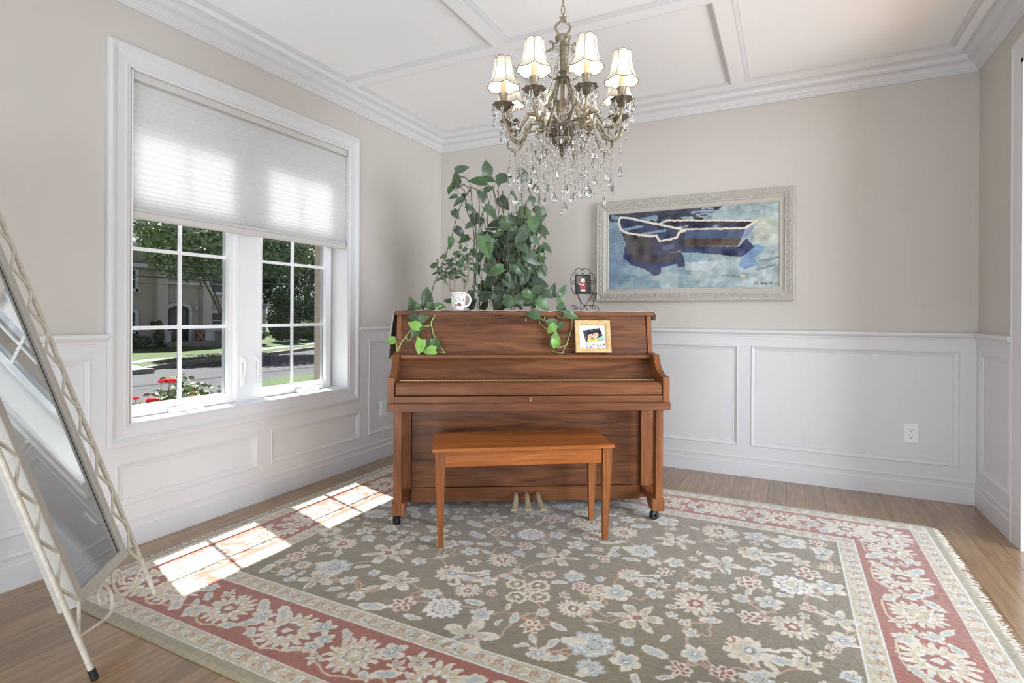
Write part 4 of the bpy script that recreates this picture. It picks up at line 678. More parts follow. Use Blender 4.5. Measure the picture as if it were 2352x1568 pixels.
# keyslip, fallboard (folded shut, brass hinge along its back), music shelf, upper panel, lid
mb = MB(); mb.bbox(-.712, .712, .018, .05, .652, .687, .0012); obj('key_slip', mb, WMID, piano)
mb = MB(); mb.prism([(.022, .691), (.018, .695), (.018, .700), (.022, .702), (.022, .737), (.027, .748), (.037, .755), (.05, .757), (.118, .757), (.118, .691)], lambda u_, v_, t_: (t_, u_, v_), -.708, .708); fb = obj('fallboard', mb, WMID, piano)
hg = MB(); k = 0; x = -.700
while x < .700: hg.tube([(x, .122, .7575), (min(.7, x + .0172), .122, .7575)], .0042, 8); x += .0185
obj('hinge', hg, BRASS, fb)
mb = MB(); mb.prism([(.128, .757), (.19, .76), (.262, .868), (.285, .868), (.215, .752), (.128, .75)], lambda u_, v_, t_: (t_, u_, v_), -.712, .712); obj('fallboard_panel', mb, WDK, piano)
mb = MB(); mb.bbox(-.7115, .7115, .222, .33, .869, .8895, .002); sf = obj('music_shelf', mb, WMID, piano)
mb = MB(); mb.bbox(-.41, .43, .27, .282, .8895, .896, .001); obj('music_ledge', mb, WMID, sf)
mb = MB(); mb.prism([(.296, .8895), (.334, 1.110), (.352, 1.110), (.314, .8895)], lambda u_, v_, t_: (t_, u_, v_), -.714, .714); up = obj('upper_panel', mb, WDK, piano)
for s in (-1, 1):
    a, b = sorted((s * .717, s * .744)); mb = MB(); mb.prism([(.288, .8895), (.326, 1.112), (.36, 1.112), (.322, .8895)], lambda u_, v_, t_: (t_, u_, v_), a, b); obj('stile', mb, WV, piano)
mb = MB(); mb.bbox(-.757, .757, .312, .63, 1.112, 1.135, .003); obj('lid', mb, WDK, piano)
def keyhole(par, x, y, z, sl):
    mb = MB(); mb.prism([(.0045 * math.cos(a), .0045 * math.sin(a) * 1.2 + .004) for a in np.linspace(-.9, math.pi + .9, 12)] + [(-.0028, -.009), (.0028, -.009)], lambda u_, v_, t_: (x + u_, y + sl * v_ + t_, z + v_), -.003, .004)
    e = obj('keyhole_plate', mb, BRASS, par)
    mb = MB(); mb.prism([(.0022 * math.cos(a), .0022 * math.sin(a) + .005) for a in np.linspace(-.6, math.pi + .6, 8)] + [(-.0011, -.005), (.0011, -.005)], lambda u_, v_, t_: (x + u_, y + sl * v_ + t_, z + v_), -.0036, .002); obj('keyhole', mb, BLACK, e)
keyhole(up, 0, .3285, 1.088, .17); keyhole(piano, 0, .018, .669, 0)
for x, t, dx in ((-.064, 0, -.018), (-.003, 1, .002), (.060, 2, .022)):
    mb = MB(); rows = []
    for k, (y, z, wd, q) in enumerate(((.222, .118, .0095, 0), (.19, .119, .0105, 0), (.165, .112, .0115, .0), (.14, .092, .013, .25), (.115, .071, .016, .65), (.095, .063, .018, .95), (.09, .062, .0175, 1.0))):
        cx_ = x + dx * q; rows.append([(cx_ - wd, y, z - .003), (cx_ - wd * .7, y, z + .002), (cx_ + wd * .7, y, z + .002), (cx_ + wd, y, z - .003), (cx_ + wd * .8, y, z - .008), (cx_ - wd * .8, y, z - .008)])
    mb.grid(rows, True); n = len(mb.v); mb.f.append(tuple(n - 6 + i for i in range(6))); obj('pedal', mb, PEDAL, piano, True)
# ------------------------------------------------------------------ bench
bench = thing('piano_bench', 'plain brown wooden piano bench with tapered legs in front of the piano', 'bench', (1.336, -2.032, 0), R_(33.8))
mb = MB(); mb.bbox(0, .876, 0, .366, .4725, .49, .002); obj('seat', mb, WBN, bench)
mb = MB(); mb.bbox(.058, .82, .034, .05, .395, .4725, .001); obj('apron', mb, WBN, bench)
mb = MB(); mb.bbox(.058, .82, .316, .332, .395, .4725, .001); obj('apron', mb, WBN, bench)
for x in (.02, .84): mb = MB(); mb.bbox(x, x + .016, .07, .30, .395, .4725, .001); obj('apron', mb, WBL, bench)
for x, sx_ in ((.012, 1), (.870, -1)):
    for y, sy_ in ((.028, 1), (.338, -1)):
        mb = MB(); pts = []
        for z, wd, ins in ((.4725, .045, 0), (.40, .045, 0), (.345, .044, .0015), (G, .023, .016)):
            xa, xb = sorted((x + sx_ * ins, x + sx_ * (ins + wd))); ya, yb = sorted((y + sy_ * ins, y + sy_ * (ins + wd)))
            pts.append([(xa, ya, z), (xb, ya, z), (xb, yb, z), (xa, yb, z)])
        mb.grid(pts, True); mb.f += [(0, 1, 2, 3), (12, 13, 14, 15)]; obj('leg', mb, WBL, bench)
# ------------------------------------------------------------------ lace runner on the lid
def P2W(x, y, z): c, s_ = math.cos(PRZ), math.sin(PRZ); return (POS[0] + c * x - s_ * y, POS[1] + s_ * x + c * y, z)
LACE = M('grey_lace', lin(196, 194, 190), .85, noise=(70, 70, 70), amt=.22, bump=.6, bscale=240)
mb = MB(); rows = []
xs_ = [(-.790, .86), (-.789, .93), (-.784, 1.0), (-.777, 1.06), (-.770, 1.10), (-.762, 1.130)] + [(x, 1.1368 + .0015 * math.sin(x * 25) ** 2) for x in np.linspace(-.752, .75, 50)] + [(.760, 1.137), (.768, 1.132), (.773, 1.12), (.774, 1.10), (.776, 1.088)]
for k, (x, z) in enumerate(xs_):
    row = []
    for j, t in enumerate(np.linspace(0, 1, 12)):
        y = .318 + .006 * math.sin(k * 1.9) * (1 - t) + t * .30
        row.append((x + (.004 * math.sin(j * 1.3) if abs(x) > .757 else 0), y, z + (.003 * abs(math.sin(k * .9 + j * .7)) if abs(x) < .755 else 0)))
    rows.append(row)
mb.grid(rows); mb.v = [P2W(*v) for v in mb.v]
run_ = obj('lace_runner', mb, LACE); tag(run_, 'grey lace runner laid along the piano top and hanging over its ends', 'runner')
sd = run_.modifiers.new('thick', 'SOLIDIFY'); sd.thickness = .002; sd.offset = 1
# ------------------------------------------------------------------ leaves
def leaf_mesh(name, m, wd=.78, fold=.22, droop=.25, curl_=0.0, heart=True, n=7):
    v, f = [], []; side = []
    for i in range(n + 1):
        t = i / n
        if heart: h = wd * .5 * (math.sin(math.pi * min(1, (t * .93 + .09)) ** .72) ** .9) if t < 1 else 0
        else: h = wd * .5 * math.sin(math.pi * t) ** .8 if 0 < t < 1 else 0
        back = (-.10 * (1 - t / .25) if heart and t < .25 else 0)
        z = -droop * t * t + curl_ * math.sin(t * 5)
        v += [(0, t, z), (h * .55, t + back * .5, z + fold * h * .55), (h, t + back, z + fold * h * .7), (-h * .55, t + back * .5, z + fold * h * .55), (-h, t + back, z + fold * h * .7)]
    for i in range(n):
        a, b = 5 * i, 5 * (i + 1); f += [(a, a + 1, b + 1, b), (a + 1, a + 2, b + 2, b + 1), (a, b, b + 3, a + 3), (a + 3, b + 3, b + 4, a + 4)]
    mb = MB(); mb.add(v, f); return mesh_of(name, mb, m, True)
LM = [[leaf_mesh('leaf', LEAF[c], wd, fo, dr, cu) for wd, fo, dr, cu in ((.76, .3, .25, .02), (.56, .55, .4, .05), (.66, .4, .12, -.03))] for c in range(3)]
rl = random.Random(21)
def put_leaf(parent, base, d, nrm, L, data):
    d = Vector(d).normalized(); nrm = Vector(nrm); nrm = (nrm - d * nrm.dot(d)).normalized(); x = d.cross(nrm)
    o = link('leaf', data, parent)
    m = Matrix(((x.x, d.x, nrm.x, base[0]), (x.y, d.y, nrm.y, base[1]), (x.z, d.z, nrm.z, base[2]), (0, 0, 0, 1)))
    o.matrix_local = m @ Matrix.Scale(L, 4); return o
# trailing pothos: pot on a stand behind the piano, trained up a moss pole and wire trellis, vines over the piano front
PX_, PY_ = -.13, .86
pot = thing('pothos_plant', 'tall trailing pothos with heart-shaped leaves climbing a pole behind the piano', 'plant', P2W(PX_, PY_, 0), PRZ)
def PP(x, y, z): return (x - PX_, y - PY_, z)      # piano coordinates -> plant coordinates
mb = MB(); mb.lathe([(.085, .80), (.11, .82), (.13, .98), (.137, 1.0), (.125, 1.0), (.12, .985), (.0, .98)], 28); obj('pot', mb, M('terracotta', lin(150, 96, 70), .8, noise=20), pot, True)
mb = MB()
for k in range(4): a = math.pi / 4 + k * math.pi / 2; mb.tube([(.14 * math.cos(a), .14 * math.sin(a), .014), (.12 * math.cos(a), .12 * math.sin(a), .80)], .011, 8)
mb.lathe([(.0, .78), (.15, .78), (.15, .80), (.0, .80)], 28); obj('plant_stand', mb, WMID, pot)
mb = MB(); mb.tube(bez([PP(-.135, .86, .96), PP(-.14, .86, 1.2), PP(-.145, .86, 1.4), PP(-.13, .86, 1.52)], 6), [.024 + .004 * math.sin(i * 2.2) for i in range(19)], 9); obj('moss_pole', mb, M('moss_pole_bark', lin(96, 76, 56), .95, noise=60, amt=.4, bump=1, bscale=80), pot, True)
WIRE = M('trellis_wire', lin(150, 176, 160), .4, noise=30)
for l in TREL: mb = MB(); mb.tube([PP(x, .80, z) for x, z in l], .0018, 6); obj('trellis_wire', mb, WIRE, pot, True)
mb = MB(); mb.tube([PP(-.13 + .19 * math.cos(a), .86 + .10 * math.sin(a), 1.69 + .004 * math.sin(3 * a)) for a in np.linspace(0, 2 * math.pi, 40)], .0018, 6); obj('trellis_ring', mb, WIRE, pot, True)
for k, l in enumerate(STEMS):
    y0_ = .80 + .1 * math.sin(k * 2.1); mb = MB(); P = bez([PP(x, y0_ + .03 * math.sin(i + k), z) for i, (x, z) in enumerate(l)], 5); mb.tube(P, .0036, 6); obj('stem', mb, STEMD, pot, True)
for k in range(34):                                # many thin stems crossing in the body of the plant
    x0, x1 = rl.uniform(-.22, .04), rl.uniform(-.3, .12); z0_, z1_ = rl.uniform(1.15, 1.4), rl.uniform(1.5, 1.9); ya, yb = rl.uniform(.78, .95), rl.uniform(.74, 1.0)
    mb = MB(); mb.tube(bez([PP(x0, ya, z0_), PP((x0 + x1) / 2 + rl.uniform(-.06, .06), (ya + yb) / 2, (z0_ + z1_) / 2), PP(x1, yb, z1_)], 6), .0026, 5); obj('stem', mb, STEMD, pot, True)
for k, l in enumerate(VF):
    P = []
    for x, z in l:
        ysurf = .305 if z > 1.142 else (.3 + (z - .889) * .172 - .0 if z > .9 else .25)
        P.append(PP(x, ysurf - .012 if z < 1.142 else ysurf + .02, z + (.004 if z < .9 else 0)))
    mb = MB(); mb.tube(bez(P, 5), .0042 if k < 5 else .003, 6); obj('stem', mb, STEMG, pot, True)
pet = MB()
def place(L, kind):
    for x, z, l, a, c in L:
        a = R_(a) + rl.uniform(-.12, .12); d = Vector((math.cos(a), rl.uniform(-.35, .1), -math.sin(a)))
        if kind == 0: y = .80 + rl.uniform(-.14, .16)
        elif kind == 1: y = .43 + rl.uniform(-.07, .06)
        else: y = (.29 + max(0, z - .889) * .172) - .035 - rl.uniform(0, .02)
        L_ = l * rl.uniform(1.05, 1.25); b = Vector(PP(x, y, z)) - d.normalized() * L_ * .5
        nrm = Vector((rl.uniform(-.5, .5), -1, rl.uniform(.0, .7)))
        if z < 1.15 and kind == 1: b.z = max(b.z, 1.15); d.z = max(d.z, -.15)
        put_leaf(pot, b, d, nrm, L_, LM[c][rl.choice((0, 0, 1, 2))])
        if kind == 0:
            e = b - d.normalized() * L_ * .3 + Vector((-b.x * .12, rl.uniform(0, .05), -.05)); f_ = e + Vector((-e.x * .25, .02, -.08)); pet.tube(bez([b, e, f_], 4), .0016, 4)
        else: pet.tube([b, b - d.normalized() * L_ * .4 + Vector((0, .01, .01))], .0018, 4)
place(BODY, 0); place(DRAPE, 1); place(FRONT, 2)
fill = []
for k in range(120):
    z = rl.uniform(1.17, 1.74); x = rl.gauss(-.03 + (z - 1.45) * .1, .095); 
    if abs(x + .05) < .24: fill.append((x, z, rl.uniform(.06, .105), rl.choice((20, 60, 100, 150, 0, 80)) + rl.uniform(-30, 30), rl.choice((0, 0, 0, 0, 1))))
place(fill, 0)
tag(obj('petiole', pet, STEMD, pot, True), kind='stuff')
# mug with jade plant
MXC, MYC = -.3975, .42
mug = thing('mug', 'white printed mug holding a small jade plant on the left of the piano top', 'mug', P2W(MXC, MYC, 0), PRZ)
Cm = Canvas(2 * math.pi * .046, .104, .0011, lin(238, 236, 232)); cx_, half = Cm.w / 2, .046
dk, rd = lin(38, 34, 34), lin(150, 62, 56)
def gs(P, r=.0011, col=dk, ox=0, oy=0, sc=1): Cm.stroke([(cx_ + ox + a * sc, oy + b * sc) for a, b in P], r, col)
gs(bez([(0, .019), (.0, 0), (-.003, -.003), (-.012, -.002), (-.016, .004), (-.01, .006), (.002, .0), (.012, .004), (.014, .014), (.006, .02), (-.006, .018), (-.014, .012)], 5), .0011, ox=-.002, oy=.052)                 # D
gs(bez([(.011, .008), (.006, .009), (.002, .004), (.005, 0), (.010, .004), (.012, .009), (.011, .001), (.014, 0)], 5), .001, ox=.012, oy=.052)     # a
gs(bez([(.011, .007), (.006, .009), (.002, .004), (.005, 0), (.010, .004), (.016, .019), (.012, .002), (.016, 0)], 5), .001, ox=.024, oy=.052)     # d
Cm.poly([(cx_ + a, b) for a, b in ((-.024, .028), (-.018, .034), (-.006, .037), (.006, .041), (.022, .039), (.03, .034), (.03, .027), (.02, .024), (-.01, .024), (-.022, .025))], rd)      # red sports car
Cm.poly([(cx_ + a, b) for a, b in ((-.008, .036), (.004, .040), (.016, .038), (.006, .035))], dk)
for a in (-.013, .019): Cm.ell(cx_ + a, .0255, .0048, .0052, dk); Cm.ell(cx_ + a, .0255, .0024, .0026, lin(150, 148, 146))
gs([(-.022, .028), (-.012, .03), (.008, .031), (.028, .031)], .0008)
gs(bez([(-.012, .088), (-.013, .094), (-.007, .098), (-.001, .094), (-.002, .087)], 4), .0013); Cm.ell(cx_ - .012, .086, .002, .003, dk); Cm.ell(cx_ - .002, .086, .002, .003, dk)             # headphones
gs([(.018, .09), (.034, .1)], .0016); gs([(.006, .098), (.006, .088), (.014, .088), (.014, .098)], .001, lin(120, 116, 112)); gs([(.008, .094), (.012, .094)], .0007, lin(120, 116, 112))
Cm.ell(cx_ - .028, .075, .0055, .011, lin(150, 146, 142)); Cm.ell(cx_ - .028, .075, .0038, .009, lin(238, 236, 232)); Cm.ell(cx_ - .03, .016, .008, .006, lin(170, 168, 162)); gs([(-.03, .016), (-.014, .008)], .001, lin(120, 118, 112))
gs([(-.044, .098), (-.043, .086)], .002, lin(110, 106, 102)); Cm.ell(cx_ - .038, .05, .003, .004, dk); Cm.ell(cx_ - .034, .042, .003, .004, dk); gs([(.024, .022), (.034, .01)], .001); Cm.ell(cx_ + .02, .012, .002, .002, dk)
CERA = vcol('printed_ceramic', .2, spec=.5)
zb = 1.1425
def mugf(X, Y):
    a = -math.pi / 2 + (X - cx_) / .046; t = Y / .104; r = .037 + .0095 * np.clip(t, 0, 1) ** .9 - .004 * np.exp(-(t / .05) ** 2)
    return r * np.cos(a), r * np.sin(a), zb + .0 + Y
link('cup_wall', Cm.mesh('cup_wall', mugf, CERA, True), mug)
mb = MB(); mb.lathe([(.0, zb), (.033, zb), (.035, zb + .002)], 32); mb.lathe([(.0465, zb + .104), (.0455, zb + .106), (.0435, zb + .104), (.036, zb + .02), (0, zb + .02)], 32); obj('cup_inside', mb, M('white_ceramic', lin(238, 236, 232), .2, noise=20, amt=.01), mug, True)
mb = MB(); mb.tube(bez([(.043, 0, zb + .09), (.058, 0, zb + .092), (.07, 0, zb + .075), (.072, 0, zb + .055), (.062, 0, zb + .03), (.038, 0, zb + .022)], 5), .0055, 8); obj('handle', mb, bpy.data.materials['white_ceramic'], mug, True)
mb = MB(); mb.lathe([(0, zb + .085), (.043, zb + .088)], 24); obj('soil', mb, M('potting_soil', lin(70, 54, 42), .95, noise=90, amt=.4), mug)
mb = MB(); mb.lathe([(0, 1.1375), (.05, 1.1375), (.066, 1.1405), (.066, 1.143), (.05, 1.1415), (0, 1.1415)], 28); mb.v = [P2W(MXC + v[0], MYC + v[1], v[2]) for v in mb.v]
tag(obj('saucer', mb, bpy.data.materials['white_ceramic'], None, True), 'white saucer under the printed mug on the piano', 'saucer')
jp = thing('jade_plant', 'small jade plant with thick oval leaves growing in the white mug', 'plant', P2W(MXC, MYC, 0), PRZ)
for l in JST:
    mb = MB(); n = len(l); P = bez([(x - MXC, .012 * math.sin(i * 2) , z - (.012 if i == 0 else 0)) for i, (x, z) in enumerate(l)], 4); mb.tube(P, [.0048 * (1 - .6 * i / len(P)) for i in range(len(P))], 7); obj('stem', mb, JADES, jp, True)
JL = leaf_mesh('jade_leaf', JADE, .52, -.25, .1, 0, False, 5)
for x, z, l, a in JADE_L:
    a = R_(a) + rl.uniform(-.1, .1); d = Vector((math.cos(a), rl.uniform(-.6, .5), -math.sin(a))).normalized(); b = Vector((x - MXC, rl.uniform(-.05, .05), z)) - d * l * .5
    o = put_leaf(jp, b, d, Vector((rl.uniform(-.6, .6), -1, rl.uniform(-.2, 1.2))), l * 1.5, JL)
# ------------------------------------------------------------------ little iron photo chair on the lid
stn = thing('photo_stand', 'small black wrought-iron chair-shaped photo stand on the right of the piano top', 'photo stand', P2W(.37, .44, 1.139), PRZ)
for k, l in enumerate(STAND):
    mb = MB(); yy = .04 if k in (1, 2, 0) else .0; P = bez([(x - .37, (.01 + .02 * math.sin(i)) if k in (4, 7, 8, 9, 10) else (-.02 if k in (3, 5, 6) else .022), max(z - 1.139, .0022)) for i, (x, z) in enumerate(l)], 4); mb.tube(P, .0021, 6); obj('scroll_wire' if k < 3 or k > 6 else 'leg', mb, IRON, stn, True)
mb = MB(); mb.bbox(-.067, .068, -.03, .035, .106, .112, .001); obj('seat_plate', mb, IRON, stn)
Cs = Canvas(.088, .108, .0016, lin(58, 54, 52)); nn_ = Cs.noise(.012, 61)
Cs.img *= (1 + .25 * nn_)[..., None]; Cs.poly([(.006, .108), (.05, .108), (.03, .06), (.006, .05)], lin(120, 112, 104), .7)
Cs.poly([(.026, .02), (.058, .02), (.064, .058), (.054, .068), (.036, .066), (.024, .056)], lin(150, 72, 66)); Cs.ell(.045, .076, .0125, .0125, lin(228, 222, 214)); Cs.ell(.046, .073, .007, .007, lin(206, 176, 156)); Cs.poly([(.05, .084), (.062, .094), (.052, .09)], lin(228, 222, 214))
for a, b in ((.038, .016), (.05, .016)): Cs.ell(a, b, .009, .006, lin(230, 226, 220))
Cs.ell(.024, .054, .005, .005, lin(222, 214, 206)); Cs.ell(.042, .052, .007, .005, lin(226, 218, 208)); Cs.ell(.048, .05, .004, .004, lin(226, 218, 208))
PRINT = vcol('photo_print', .3, spec=.5)
ph = tag(bpy.data.objects.new('small_photo', None), 'small dark photo of a child in red in the iron stand', 'photo'); COL.objects.link(ph); ph.location = P2W(.363, .455, 1.252); ph.rotation_euler = (0, 0, PRZ)
link('print', Cs.mesh('print', lambda X, Y: (X - .044, .022 * Y / .108 - .0015, Y), PRINT, False, (0, .004, 0)), ph)
mb = MB(); fr_ = [(-.049, -.004), (.049, -.004), (.049, .114), (-.049, .114)]
for a, b, c, d_ in ((-.049, .049, -.004, .003), (-.049, .049, .106, .114), (-.049, -.042, -.004, .114), (.042, .049, -.004, .114)): mb.hull([(x, .022 * z / .108 + o, z) for x in (a, b) for z in (c, d_) for o in (-.004, .003)])
obj('frame', mb, IRON, ph)
# pale framed photo leaning on the music shelf
pf = thing('framed_photo', 'pale gold square frame with a photo of two children leaning on the music shelf', 'photo frame', P2W(.386, .258, .8968), PRZ)
Cf = Canvas(.158, .142, .0012, lin(238, 235, 228)); ax, ay = .02, .045
q = lambda x, y: ((x - 260) / 6.533 / 390 * 6.533 * .158, (1373 - y) / 363 * .142)
PH = [q(312, 1100), q(560, 1057), q(622, 1232), q(612, 1242), q(365, 1278), q(350, 1265)]; Cf.poly(PH, lin(40, 46, 52))
nf = Cf.noise(.008, 71); m = (Cf.img[..., 0] < .1); Cf.img[m] = np.array(lin(52, 58, 66)) * (1 + .5 * nf[m])[:, None]
for x, y in ((330, 1180), (345, 1220), (400, 1080), (440, 1085), (540, 1075), (350, 1200)): Cf.ell(*q(x, y), .004, .004, lin(140, 120, 160), .7)
Cf.poly([q(372, 1262), q(375, 1232), q(400, 1212), q(450, 1230), q(500, 1205), q(530, 1225), q(525, 1250), q(380, 1272)], lin(226, 204, 96)); Cf.poly([q(530, 1205), q(560, 1180), q(600, 1178), q(620, 1205), q(618, 1235), q(530, 1248), q(520, 1225)], lin(138, 200, 160))
Cf.ell(*q(427, 1185), .0185, .020, lin(226, 186, 164)); Cf.ell(*q(498, 1165), .0165, .019, lin(222, 182, 162)); Cf.ell(*q(552, 1143), .005, .007, lin(214, 172, 150))
Cf.poly([q(375, 1190), q(380, 1135), q(410, 1110), q(450, 1115), q(465, 1150), q(462, 1175), q(450, 1150), q(420, 1150), q(395, 1160)], lin(24, 24, 28)); Cf.poly([q(462, 1120), q(500, 1090), q(555, 1092), q(575, 1130), q(555, 1160), q(535, 1150), q(530, 1125), q(495, 1130), q(470, 1135)], lin(24, 24, 28))
for x, y in ((412, 1185), (442, 1180), (488, 1150)): Cf.stroke([q(x - 7, y), q(x + 7, y + 1)], .0013, lin(60, 40, 36))
Cf.ell(*q(445, 1208), .006, .0035, lin(150, 50, 56)); Cf.stroke([q(420, 1222), q(445, 1232), q(470, 1218)], .002, lin(40, 40, 44)); Cf.stroke([q(530, 1200), q(555, 1190), q(575, 1172)], .003, lin(30, 34, 40))
ink = lin(50, 40, 46)
for P in ([(350, 1300), (380, 1308)], [(358, 1310), (372, 1318)], [(348, 1330), (385, 1332), (370, 1345), (352, 1345)], [(352, 1355), (378, 1352), (378, 1368), (352, 1368), (352, 1355)], [(392, 1330), (408, 1328), (402, 1362)], [(414, 1325), (414, 1365)], [(424, 1340), (440, 1338), (440, 1352), (424, 1352), (424, 1340)], [(430, 1360), (445, 1362)], [(432, 1308), (444, 1302), (440, 1325)], [(452, 1300), (460, 1325)], [(455, 1312), (490, 1320)], [(465, 1345), (468, 1346)], [(520, 1310), (510, 1340)], [(518, 1320), (535, 1335)], [(540, 1315), (525, 1362)], [(552, 1310), (572, 1306), (578, 1330), (555, 1335), (552, 1310)], [(560, 1340), (580, 1338)], [(588, 1300), (605, 1296), (608, 1318), (590, 1320)], [(612, 1292), (612, 1315)], [(600, 1326), (624, 1310)]): Cf.stroke([q(*p) for p in P], .0011, ink)
TL = R_(15.5); tl = lambda x, z, o: (x, math.sin(TL) * z - o * math.cos(TL), math.cos(TL) * z + o * math.sin(TL) + .002)
link('print', Cf.mesh('print', lambda X, Y: (X - .079, np.sin(TL) * (Y + .0235) - .003 * np.cos(TL), np.cos(TL) * (Y + .0235) + .003 * np.sin(TL) + .002), PRINT, False, (0, .004, -.001)), pf)
mb = MB(); A_ = (-.104, .104, 0, .191); I_ = (-.077, .077, .024, .165)
pts = [(0, 0), (0, .012), (.003, .014), (.024, .013), (.027, .010), (.027, 0)]
mb.grid([[tl(A_[0] + d, A_[2] + d * .89, o), tl(A_[1] - d, A_[2] + d * .89, o), tl(A_[1] - d, A_[3] - d, o), tl(A_[0] + d, A_[3] - d, o)] for d, o in pts + [pts[0]]], True); obj('frame', mb, GOLDF, pf)
mb = MB(); mb.hull([tl(x, z, o) for x in (-.10, .10) for z in (.004, .187) for o in (-.004, 0)]); obj('backing', mb, BLACK, pf)
# ------------------------------------------------------------------ easel floor mirror at left
MF = Vector((.932, -3.224, 0)); Me = Vector((-.6705, .7419, 0)); Mn = Vector((.7419, .6705, 0)); LA = R_(19.2)
Mup = Vector((0, 0, math.cos(LA))) - Mn * math.sin(LA); MN = Mn * math.cos(LA) + Vector((0, 0, math.sin(LA)))
mir = thing('easel_mirror', 'tall cream wire easel mirror leaning back near the window at left', 'mirror', MF)
mp = lambda a, b, o=0: tuple(Me * a + Mup * b + MN * o)
MT = 1.72
for a in (.012, .521):
    mb = MB(); mb.tube([mp(a, .012), mp(a, .6), mp(a, 1.2), mp(a, MT + .03)], .0085, 10); rod = obj('side_rod', mb, CREAM, mir, True)
    mb = MB(); mb.tube([mp(a, .002), mp(a, .035 if a < .1 else .008)], .0105 if a < .1 else .009, 10); obj('foot_cap', mb, BLACK if a < .1 else CREAM, rod, True)
for a, bx_, b0 in ((.012, .078, .146), (.521, .455, .14)):
    P = []; k = 0
    while b0 + .1618 * k < MT: P += [mp(a, b0 + .1618 * k, .004), mp(bx_, b0 + .083 + .1618 * k, .004)]; k += 1
    Q = []
    for i in range(len(P) - 1):
        p, r = Vector(P[i]), Vector(P[i + 1]); Q += [p.lerp(r, .06), p.lerp(r, .5), r.lerp(p, .06)]
    mb = MB(); mb.tube(Q, .0052, 8); obj('zigzag_wire', mb, CREAM, mir, True)
FB0, FB1, FA0, FA1 = .212, 1.66, .081, .452
def msweep(prof):
    mb = MB(); mb.grid([[mp(FA0 + d, FB0 + d, o), mp(FA1 - d, FB0 + d, o), mp(FA1 - d, FB1 - d, o), mp(FA0 + d, FB1 - d, o)] for d, o in prof], True); return mb
obj('mirror_frame', msweep([(0, -.06), (0, 0), (.002, .002), (.033, .002), (.036, -.001), (.036, -.014), (.02, -.03), (.02, -.06), (0, -.06)]), FRAMEG, mir)
mb = MB(); mb.add([mp(FA0 + .036, FB0 + .036, -.010), mp(FA1 - .036, FB0 + .036, -.010), mp(FA1 - .036, FB1 - .036, -.010), mp(FA0 + .036, FB1 - .036, -.010), mp(FA0 + .036, FB0 + .036, -.014), mp(FA1 - .036, FB0 + .036, -.014), mp(FA1 - .036, FB1 - .036, -.014), mp(FA0 + .036, FB1 - .036, -.014)], [(0, 1, 2, 3), (7, 6, 5, 4), (0, 4, 5, 1), (1, 5, 6, 2), (2, 6, 7, 3), (3, 7, 4, 0)])
obj('mirror_glass', mb, MIRROR, mir)
mb = MB(); mb.hull([mp(a, b, o) for a in (FA0 + .02, FA1 - .02) for b in (FB0 + .02, FB1 - .02) for o in (-.058, -.052)]); obj('back_board', mb, BLACK, mir)
mb = MB(); mb.hull([mp(a, b, o) for a in (FA1 - .0405, FA1 - .0362) for b in (FB0 + .037, FB1 - .037) for o in (-.0102, -.0094)]); obj('glass_edge', mb, BLACK, mir)
for sg in (-1, 1):
    ca = .2665; P = [(.2535, 0), (.16, -.02), (.08, -.032), (.038, -.022), (.019, .008), (.02, .04), (.038, .062), (.064, .064), (.086, .048), (.089, .025), (.076, .011), (.059, .015), (.055, .03), (.064, .036)]
    mb = MB(); mb.tube([mp(ca + sg * x, .142 + y, .002) for x, y in bez(P, 6)], .0054, 8); obj('bottom_scroll', mb, CREAM, mir, True)
    mb = MB(); mb.tube([mp(ca + sg * x, MT - y, .002) for x, y in bez(P, 6)], .0062, 8); obj('top_scroll', mb, CREAM, mir, True)
hp = Vector(mp(.2665, .92, -.062)); ft = Me * .2665 + Mn * -.43 + Vector((0, 0, .002)); mb = MB()
mb.tube([hp, hp.lerp(ft, .5), ft], .0085, 10); obj('back_leg', mb, CREAM, mir, True)
# ------------------------------------------------------------------ chandelier
CC = Vector((1.915, -1.88, 0)); CYAW = R_(26.6463)
ch = thing('chandelier', 'bronze chandelier with eight lit silk shades and hanging crystals', 'chandelier', (CC.x, CC.y, 1.80), CYAW)
Z0 = 1.80
def pol(r, a, z): return (r * math.cos(a), r * math.sin(a), z - Z0)
lz = lambda pr: [(r, z - Z0) for r, z in pr]
mb = MB(); mb.lathe(lz([(.004, 2.352), (.014, 2.356), (.02, 2.35), (.034, 2.345), (.035, 2.338), (.028, 2.325), (.018, 2.312), (.019, 2.306), (.013, 2.30), (.0125, 2.20), (.0125, 2.195), (.02, 2.19), (.012, 2.186), (.013, 2.178), (.022, 2.17), (.03, 2.166), (.03, 2.160), (.02, 2.156), (.024, 2.15), (.02, 2.143), (.009, 2.138), (.009, 2.07), (.02, 2.063), (.022, 2.056), (.018, 2.05), (.026, 2.04), (.029, 2.02), (.024, 2.0), (.014, 1.99), (.013, 1.975), (.024, 1.965), (.05, 1.953), (.088, 1.948)]), 24)
obj('centre_column', mb, BRONZE, ch, True)
mb = MB(); mb.lathe(lz([(.086, 1.949), (.091, 1.947), (.091, 1.943), (.084, 1.935), (.07, 1.922), (.05, 1.908), (.043, 1.9)]), 40, lob=10, amp=.02); mb.lathe(lz([(.043, 1.9), (.05, 1.893), (.047, 1.882), (.036, 1.868), (.022, 1.858), (.018, 1.854)]), 48, lob=16, amp=.05); obj('bowl', mb, BRONZED, ch, True)
mb = MB(); mb.lathe(lz([(.018, 1.855), (.008, 1.85), (.012, 1.842), (.014, 1.832), (.010, 1.822), (.005, 1.816), (.007, 1.812), (.002, 1.80)]), 14); obj('finial', mb, BRONZED, ch, True)
